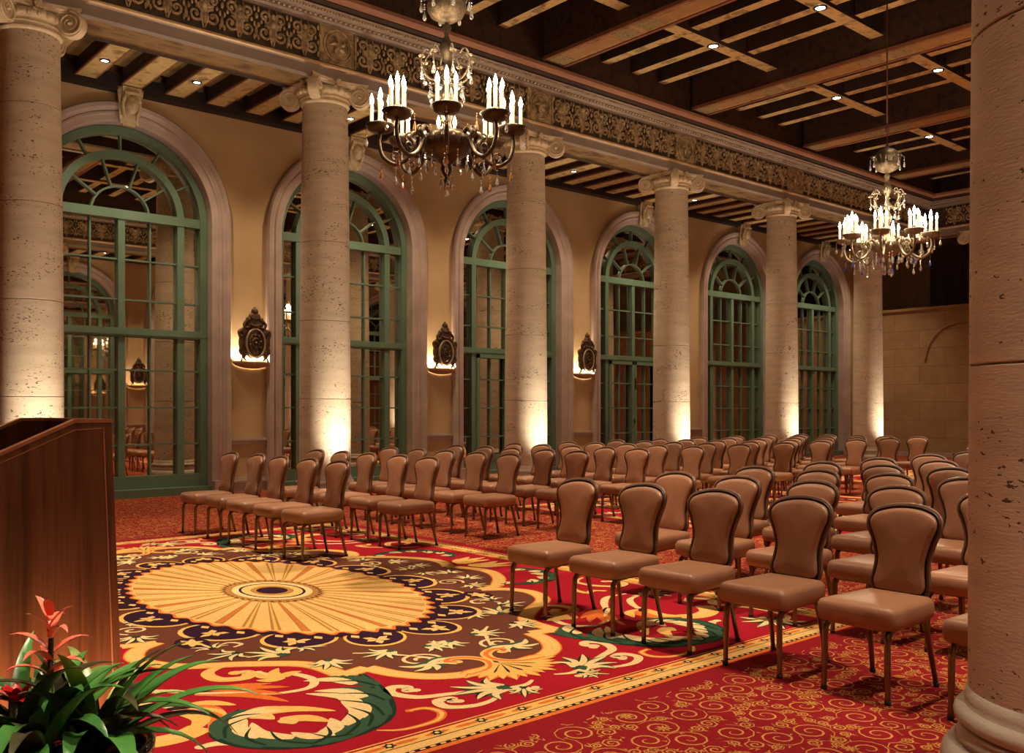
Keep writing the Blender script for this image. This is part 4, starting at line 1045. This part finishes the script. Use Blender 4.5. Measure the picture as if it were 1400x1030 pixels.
# ------------------------------------------------------------------ banquet chairs
def round_poly(pts, r, n=4):
    out = []; k = len(pts)
    for i in range(k):
        p = Vector(pts[i]); a = (Vector(pts[i - 1]) - p).normalized(); b_ = (Vector(pts[(i + 1) % k]) - p).normalized()
        A, B = p + a * r, p + b_ * r
        for j in range(n + 1):
            t = j / n; q = A * (1 - t) ** 2 + p * 2 * t * (1 - t) + B * t * t; out.append((q.x, q.y))
    return out
def make_chair():
    root = empty('banquet_chair')
    s = MB(); ol = round_poly([(-.27, -.215), (.22, -.19), (.22, .19), (-.27, .215)], .05, 4); N = len(ol)
    v = []; lay_ = [(.012, .365), (0, .375), (-.004, .41), (-.002, .445), (.010, .464), (.030, .474)]
    for ins, z in lay_: v += [(x, y, z) for x, y in offset(ol, -ins)]
    f = [list(range(N))[::-1]] + [((j) * N + i, j * N + (i + 1) % N, (j + 1) * N + (i + 1) % N, (j + 1) * N + i) for j in range(len(lay_) - 1) for i in range(N)]
    for k_, z in ((.82, .479), (.55, .483), (.25, .485)):
        o_ = len(v) - N; cx_, cy_ = -.025, 0; base = offset(ol, -.03); v += [(cx_ + (x - cx_) * k_, y * k_, z) for x, y in base]
        f += [(o_ + i, o_ + (i + 1) % N, o_ + N + (i + 1) % N, o_ + N + i) for i in range(N)]
    v.append((-.025, 0, .4855)); T_ = len(v) - 1; o_ = T_ - N; f += [(o_ + i, o_ + (i + 1) % N, T_) for i in range(N)]
    s.add(v, f, None, True); s.build('seat', root, M['vinyl'])
    half = [(0, 0), (.09, .003), (.138, .020), (.156, .065), (.144, .135), (.142, .20), (.166, .29), (.194, .36), (.194, .41), (.160, .450), (.08, .474), (0, .480)]
    hf = catmull(half, 3); oL = hf + [(-y, z) for y, z in hf[::-1][1:-1]]; oL = oL[::-1]
    # orient outline counter-clockwise
    area = sum(oL[i - 1][0] * oL[i][1] - oL[i][0] * oL[i - 1][1] for i in range(len(oL)))
    if area < 0: oL = oL[::-1]
    N = len(oL)
    def P3(y, z, d): zz = .455 + z * .985; return (.205 + z * .19 + .10 * (z - .25) ** 2 - 1.1 * y * y + d, y, zz)
    def padded(name, levels, mat, close, parent=root, c=(0, .26)):
        s = MB(); v = []; f = []
        for ins, d in levels: v += [P3(y, z, d) for y, z in offset(oL, -ins)]
        for j in range(len(levels) - 1):
            for i in range(N): a, b_ = j * N + i, j * N + (i + 1) % N; f.append((a, a + N, b_ + N, b_))
        # inner grid towards the spine of the panel
        o_ = (len(levels) - 1) * N
        ins, d = levels[-1]; mid = [(y * .45, z + (0.24 - z) * .25) for y, z in offset(oL, -ins)]
        k = len(v); v += [P3(y, z, d + close) for y, z in mid]
        for i in range(N): a, b_ = o_ + i, o_ + (i + 1) % N; f.append((a, k + i, k + (i + 1) % N, b_))
        v.append(P3(0, .24, d + close * 1.3)); t_ = len(v) - 1
        for i in range(N): f.append((k + i, t_, k + (i + 1) % N))
        s.add(v, f, None, True); return s.build(name, parent, mat)
    padded('backrest', [(.018, .012), (.013, -.006), (.015, -.018), (.025, -.028), (.042, -.033)], M['vinyl'], -.004)
    bk = padded('back_shell', [(.004, .004), (-.010, .000), (-.016, .010), (-.010, .026), (.012, .038)], M['vinylshell'], .004)
    for p in bk.data.polygons: p.flip()
    s = MB(); e = offset(oL, -.001); s.tube([P3(y, z, .0) for y, z in e + [e[0]]], .0055, 5, cap=False); s.build('piping', bk, M['piping'])
    for sy in (-1, 1):
        l = MB(); l.tube(catmull([(-.10, sy * .165, .362), (-.18, sy * .168, .358), (-.228, sy * .170, .335), (-.240, sy * .171, .29), (-.243, sy * .173, .15), (-.245, sy * .175, .012)], 4), [.017] * 12 + [.0165] * 5 + [.014] * 4, 8)
        lg = l.build('leg', root, M['bronze']); g = MB(); g.lathe([(.014, .0), (.0165, .003), (.0165, .02), (.014, .022)], 8, (-.245, sy * .175, 0)); g.build('glide', lg, M['glide'])
        l = MB(); l.tube([(.15, sy * .155, .364), (.175, sy * .160, .30), (.24, sy * .178, .012)], [.0165, .016, .0135], 8)
        lg = l.build('leg', root, M['bronze']); g = MB(); g.lathe([(.014, .0), (.0165, .003), (.0165, .02), (.014, .022)], 8, (.241, sy * .178, 0)); g.build('glide', lg, M['glide'])
    fr = MB()
    for sy in (-1, 1):
        fr.box(-.22, .19, sy * .158 - .012, sy * .158 + .012, .350, .368)
        fr.tube(catmull([(.10, sy * .10, .358), (.20, sy * .10, .362), (.245, sy * .10, .40), (.252, sy * .10, .50), (.262, sy * .10, .58)], 3), .011, 6)
    fr.box(-.23, -.20, -.158, .158, .350, .368); fr.box(.15, .18, -.158, .158, .350, .368); fr.build('seat_frame', root, M['bronze'])
    return root
ch0 = make_chair(); index_children(); used = [False]
def chair(x, y, label, group):
    o = ch0 if not used[0] else copy_tree(ch0)
    used[0] = True; o.location = (x, y, 0); o.rotation_euler = (0, 0, random.uniform(-.035, .035)); tag(o, label, 'chair', group)
rn = ['front', 'second', 'third', 'fourth', 'fifth', 'sixth', 'seventh', 'eighth', 'ninth', 'tenth', 'eleventh', 'twelfth']
sn_ = ['seat beside the centre aisle', 'second seat from the centre aisle', 'third seat from the centre aisle', 'fourth seat from the centre aisle', 'fifth seat from the centre aisle', 'sixth seat from the centre aisle']
random.seed(11)
for r in range(12):
    for k in range(5):
        chair(4.58 + 1.13 * r + random.uniform(-.02, .02), 8.17 + .62 * k + random.uniform(-.015, .015), 'brown vinyl chair, %s row of the left block, %s' % (rn[r], sn_[k]), 'chairs of the left-hand block')
RN = [6, 6, 5, 4, 3, 3, 2, 1]
for r, n in enumerate(RN):
    for k in range(n):
        chair(4.645 + 1.13 * r + random.uniform(-.015, .015), 4.87 - .62 * k + random.uniform(-.012, .012), 'brown vinyl chair, %s row of the right block, %s' % (rn[r], sn_[k]), 'chairs of the right-hand block')

# ------------------------------------------------------------------ lectern
lec = empty('lectern', (1.06, 3.32, 0)); tag(lec, 'reddish brown walnut lectern with a slanted top seen from its side', 'lectern')
def prism_xz(mb, pts, y0, y1, m=None):
    n = len(pts); v = [(x, y0, z) for x, z in pts] + [(x, y1, z) for x, z in pts]
    mb.add(v, [list(range(n)), list(range(n, 2 * n))[::-1]] + [(i, n + i, n + (i + 1) % n, (i + 1) % n) for i in range(n)], m)
W_ = .72
side = [(-.012, 1.405), (-.105, 1.405), (-.58, 1.185), (-.60, 0.0), (.04, 0.0)]
for y0, y1 in ((0, .03), (W_ - .03, W_)):
    p = MB(); prism_xz(p, side, y0, y1); p.build('side_panel', lec, M['wood'])
p = MB(); v = [(-.012, 0, 1.405), (.014, 0, 1.405), (.066, 0, 0), (.04, 0, 0), (-.012, W_, 1.405), (.014, W_, 1.405), (.066, W_, 0), (.04, W_, 0)]
p.add(v, [(0, 1, 2, 3), (4, 7, 6, 5), (0, 4, 5, 1), (1, 5, 6, 2), (2, 6, 7, 3), (0, 3, 7, 4)]); p.build('front_panel', lec, M['wood'])
p = MB()
for y0, y1 in ((-.006, .036), (W_ - .036, W_ + .006)):
    prism_xz(p, [(-.58, 1.185), (-.105, 1.405), (-.105, 1.417), (-.58, 1.197)], y0, y1); prism_xz(p, [(-.105, 1.405), (.02, 1.405), (.02, 1.417), (-.105, 1.417)], y0, y1)
prism_xz(p, [(-.02, 1.405), (.02, 1.405), (.02, 1.417), (-.02, 1.417)], .036, W_ - .036)
prism_xz(p, [(-.016, 1.39), (-.011, 1.39), (.041, 0), (.036, 0)], -.004, 0)
prism_xz(p, [(-.58, 1.165), (-.105, 1.383), (-.018, 1.388), (-.018, 1.384), (-.105, 1.379), (-.58, 1.161)], -.003, 0)
p.build('edge_trim', lec, M['woodtrim'])
p = MB(); prism_xz(p, [(-.55, 1.09), (-.10, 1.30), (-.02, 1.30), (-.02, 1.28), (-.10, 1.28), (-.55, 1.07)], .03, W_ - .03); p.build('reading_shelf', lec, M['darkin'])

# ------------------------------------------------------------------ bromeliads in a pot
PX, PY = .666, 2.58
pot = empty('planter', (PX, PY, 0)); tag(pot, 'glossy black round planter holding the bromeliads in front of the lectern', 'planter')
p = MB(); p.lathe([(.001, 0), (.17, 0), (.19, .02), (.225, .30), (.25, .53), (.268, .56), (.27, .58), (.255, .59), (.24, .57), (.235, .53), (.23, .52)], 40, cap=False); p.build('pot', pot, M['pot'])
p = MB(); p.lathe([(.001, .535), (.12, .54), (.236, .53)], 24, cap=False); p.build('moss', pot, M['soil'])
def strap(mb, base, az, length, w, rise, droop, curve=0, m=None, n=12):
    v = []; f = []; x, y, z = base; el = rise; a = az; st = length / n
    for i in range(n + 1):
        t = i / n; ww = w * (math.sin(PI * (.22 + .76 * t)) if t > .1 else .62) * (1 if t < .97 else .3)
        px_, py_ = -math.sin(a), math.cos(a); up = Vector((-math.sin(el) * math.cos(a), -math.sin(el) * math.sin(a), math.cos(el)))
        for q, lift in ((-1, .28), (0, 0), (1, .28)): v.append((x + px_ * ww * q + up.x * ww * lift, y + py_ * ww * q + up.y * ww * lift, z + up.z * ww * lift))
        x += math.cos(el) * math.cos(a) * st; y += math.cos(el) * math.sin(a) * st; z += math.sin(el) * st
        el -= droop / n * (.4 + 1.2 * t); a += curve / n
    for i in range(n):
        for q in range(2): a_ = i * 3 + q; f.append((a_, a_ + 1, a_ + 4, a_ + 3))
    off = len(v); v2 = [(p_[0], p_[1], p_[2] - .0015) for p_ in v]
    mb.add(v + v2, f + [tuple(off + i for i in g[::-1]) for g in f], m, True)
def bromeliad(loc, label, seed, leaves, spike, mats):
    random.seed(seed); root = empty('bromeliad', loc); tag(root, label, 'plant', 'bromeliads in the black planter'); root.scale = (1.12, 1.12, 1.12)
    for i in range(leaves):
        mb = MB(); az = 2 * PI * i * .382 + random.uniform(-.2, .2); q = i / leaves
        strap(mb, (.012 * math.cos(az), .012 * math.sin(az), .02 + .05 * q), az, random.uniform(.28, .42) * (1.08 - .3 * q), random.uniform(.020, .028), .55 + .75 * q, random.uniform(.9, 1.9), random.uniform(-.3, .3))
        mb.build('leaf', root, random.choice(mats))
    if spike == 'tall':
        b_ = MB()
        b_.tube([(0, 0, .02), (.004, 0, .14), (.006, 0, .30)], [.010, .008, .006], 8); b_.build('flower_stalk', root, M['leafd'])
        for i in range(13):
            mb = MB(); z = .20 + .012 * i + (.02 if i > 6 else 0); az = 2 * PI * i * .382 + .6
            if i < 9: strap(mb, (.004, 0, z), az, random.uniform(.095, .125), .0115, .75, 1.7, 0, n=7)
            else: strap(mb, (.004, 0, z - .01), az, random.uniform(.065, .085), .011, 1.0, 1.0, 0, n=6)
            mb.build('bract', root, M['coral'])
    else:
        for i in range(16):
            mb = MB(); az = 2 * PI * i * .382; q = i / 16
            strap(mb, (0, 0, spike), az, .075 - .03 * q, .011, .25 + 1.0 * q, .7, 0, n=6); mb.build('bract', root, M['red'])
        b_ = MB(); b_.tube([(0, 0, .02), (0, 0, spike + .02)], .012, 8); b_.build('flower_stalk', root, M['leafd'])
G = [M['leaf'], M['leaf'], M['leafv'], M['leaf']]
bromeliad((PX + .02, PY + .03, .52), 'tall bromeliad with coral pink flower spike standing before the lectern', 21, 20, 'tall', G)
bromeliad((PX - .06, PY + .02, .52), 'bromeliad with a crimson star-shaped flower head low at the left edge', 5, 12, .17, [M['leaf'], M['leafd']])
bromeliad((PX + .12, PY - .03, .52), 'leafy striped bromeliad arching over the right side of the planter', 9, 22, .02, [M['leaf'], M['leafv'], M['leafv'], M['leafd']])
bromeliad((PX - .04, PY - .10, .52), 'low dark-leaved bromeliad with a small deep red heart at the planter front', 14, 14, .08, [M['leafd'], M['leaf']])
spot('lectern_uplight', (PX + .16, PY + .36, .06), (.84, 3.32, .30), 70, 80, .8, (1, .62, .32), .04)
spot('plant_fill', (1.2, 1.0, 5.5), (PX + .05, PY, .6), 620, 15, .6, (1, .80, .58), .05)  # added unseen lamp without a fixture, brightens the bromeliads

# ------------------------------------------------------------------ world, camera, view
w = bpy.data.worlds.new('world'); sc.world = w; w.use_nodes = True
w.node_tree.nodes['Background'].inputs[0].default_value = (1, .62, .34, 1); w.node_tree.nodes['Background'].inputs[1].default_value = .02
cam = bpy.data.cameras.new('camera'); co = bpy.data.objects.new('camera', cam); col.objects.link(co); sc.camera = co
cam.sensor_width = 36; cam.lens = 1276 / 1400 * 36; cam.shift_y = 45 / 1400; cam.clip_start = .05
co.location = (0, 0, 1.45); co.rotation_euler = (PI / 2, 0, math.atan2(1460, 1276) - PI / 2)
sc.view_settings.view_transform = 'Standard'; sc.view_settings.look = 'None'; sc.view_settings.gamma = 1; sc.view_settings.use_curve_mapping = False
sc.view_settings.exposure = 0.47
sc.cycles.use_denoising = True; sc.cycles.max_bounces = 7; sc.cycles.diffuse_bounces = 3; sc.cycles.glossy_bounces = 4; sc.cycles.transmission_bounces = 4
sc.cycles.sample_clamp_indirect = 4; sc.cycles.caustics_reflective = False; sc.cycles.caustics_refractive = False
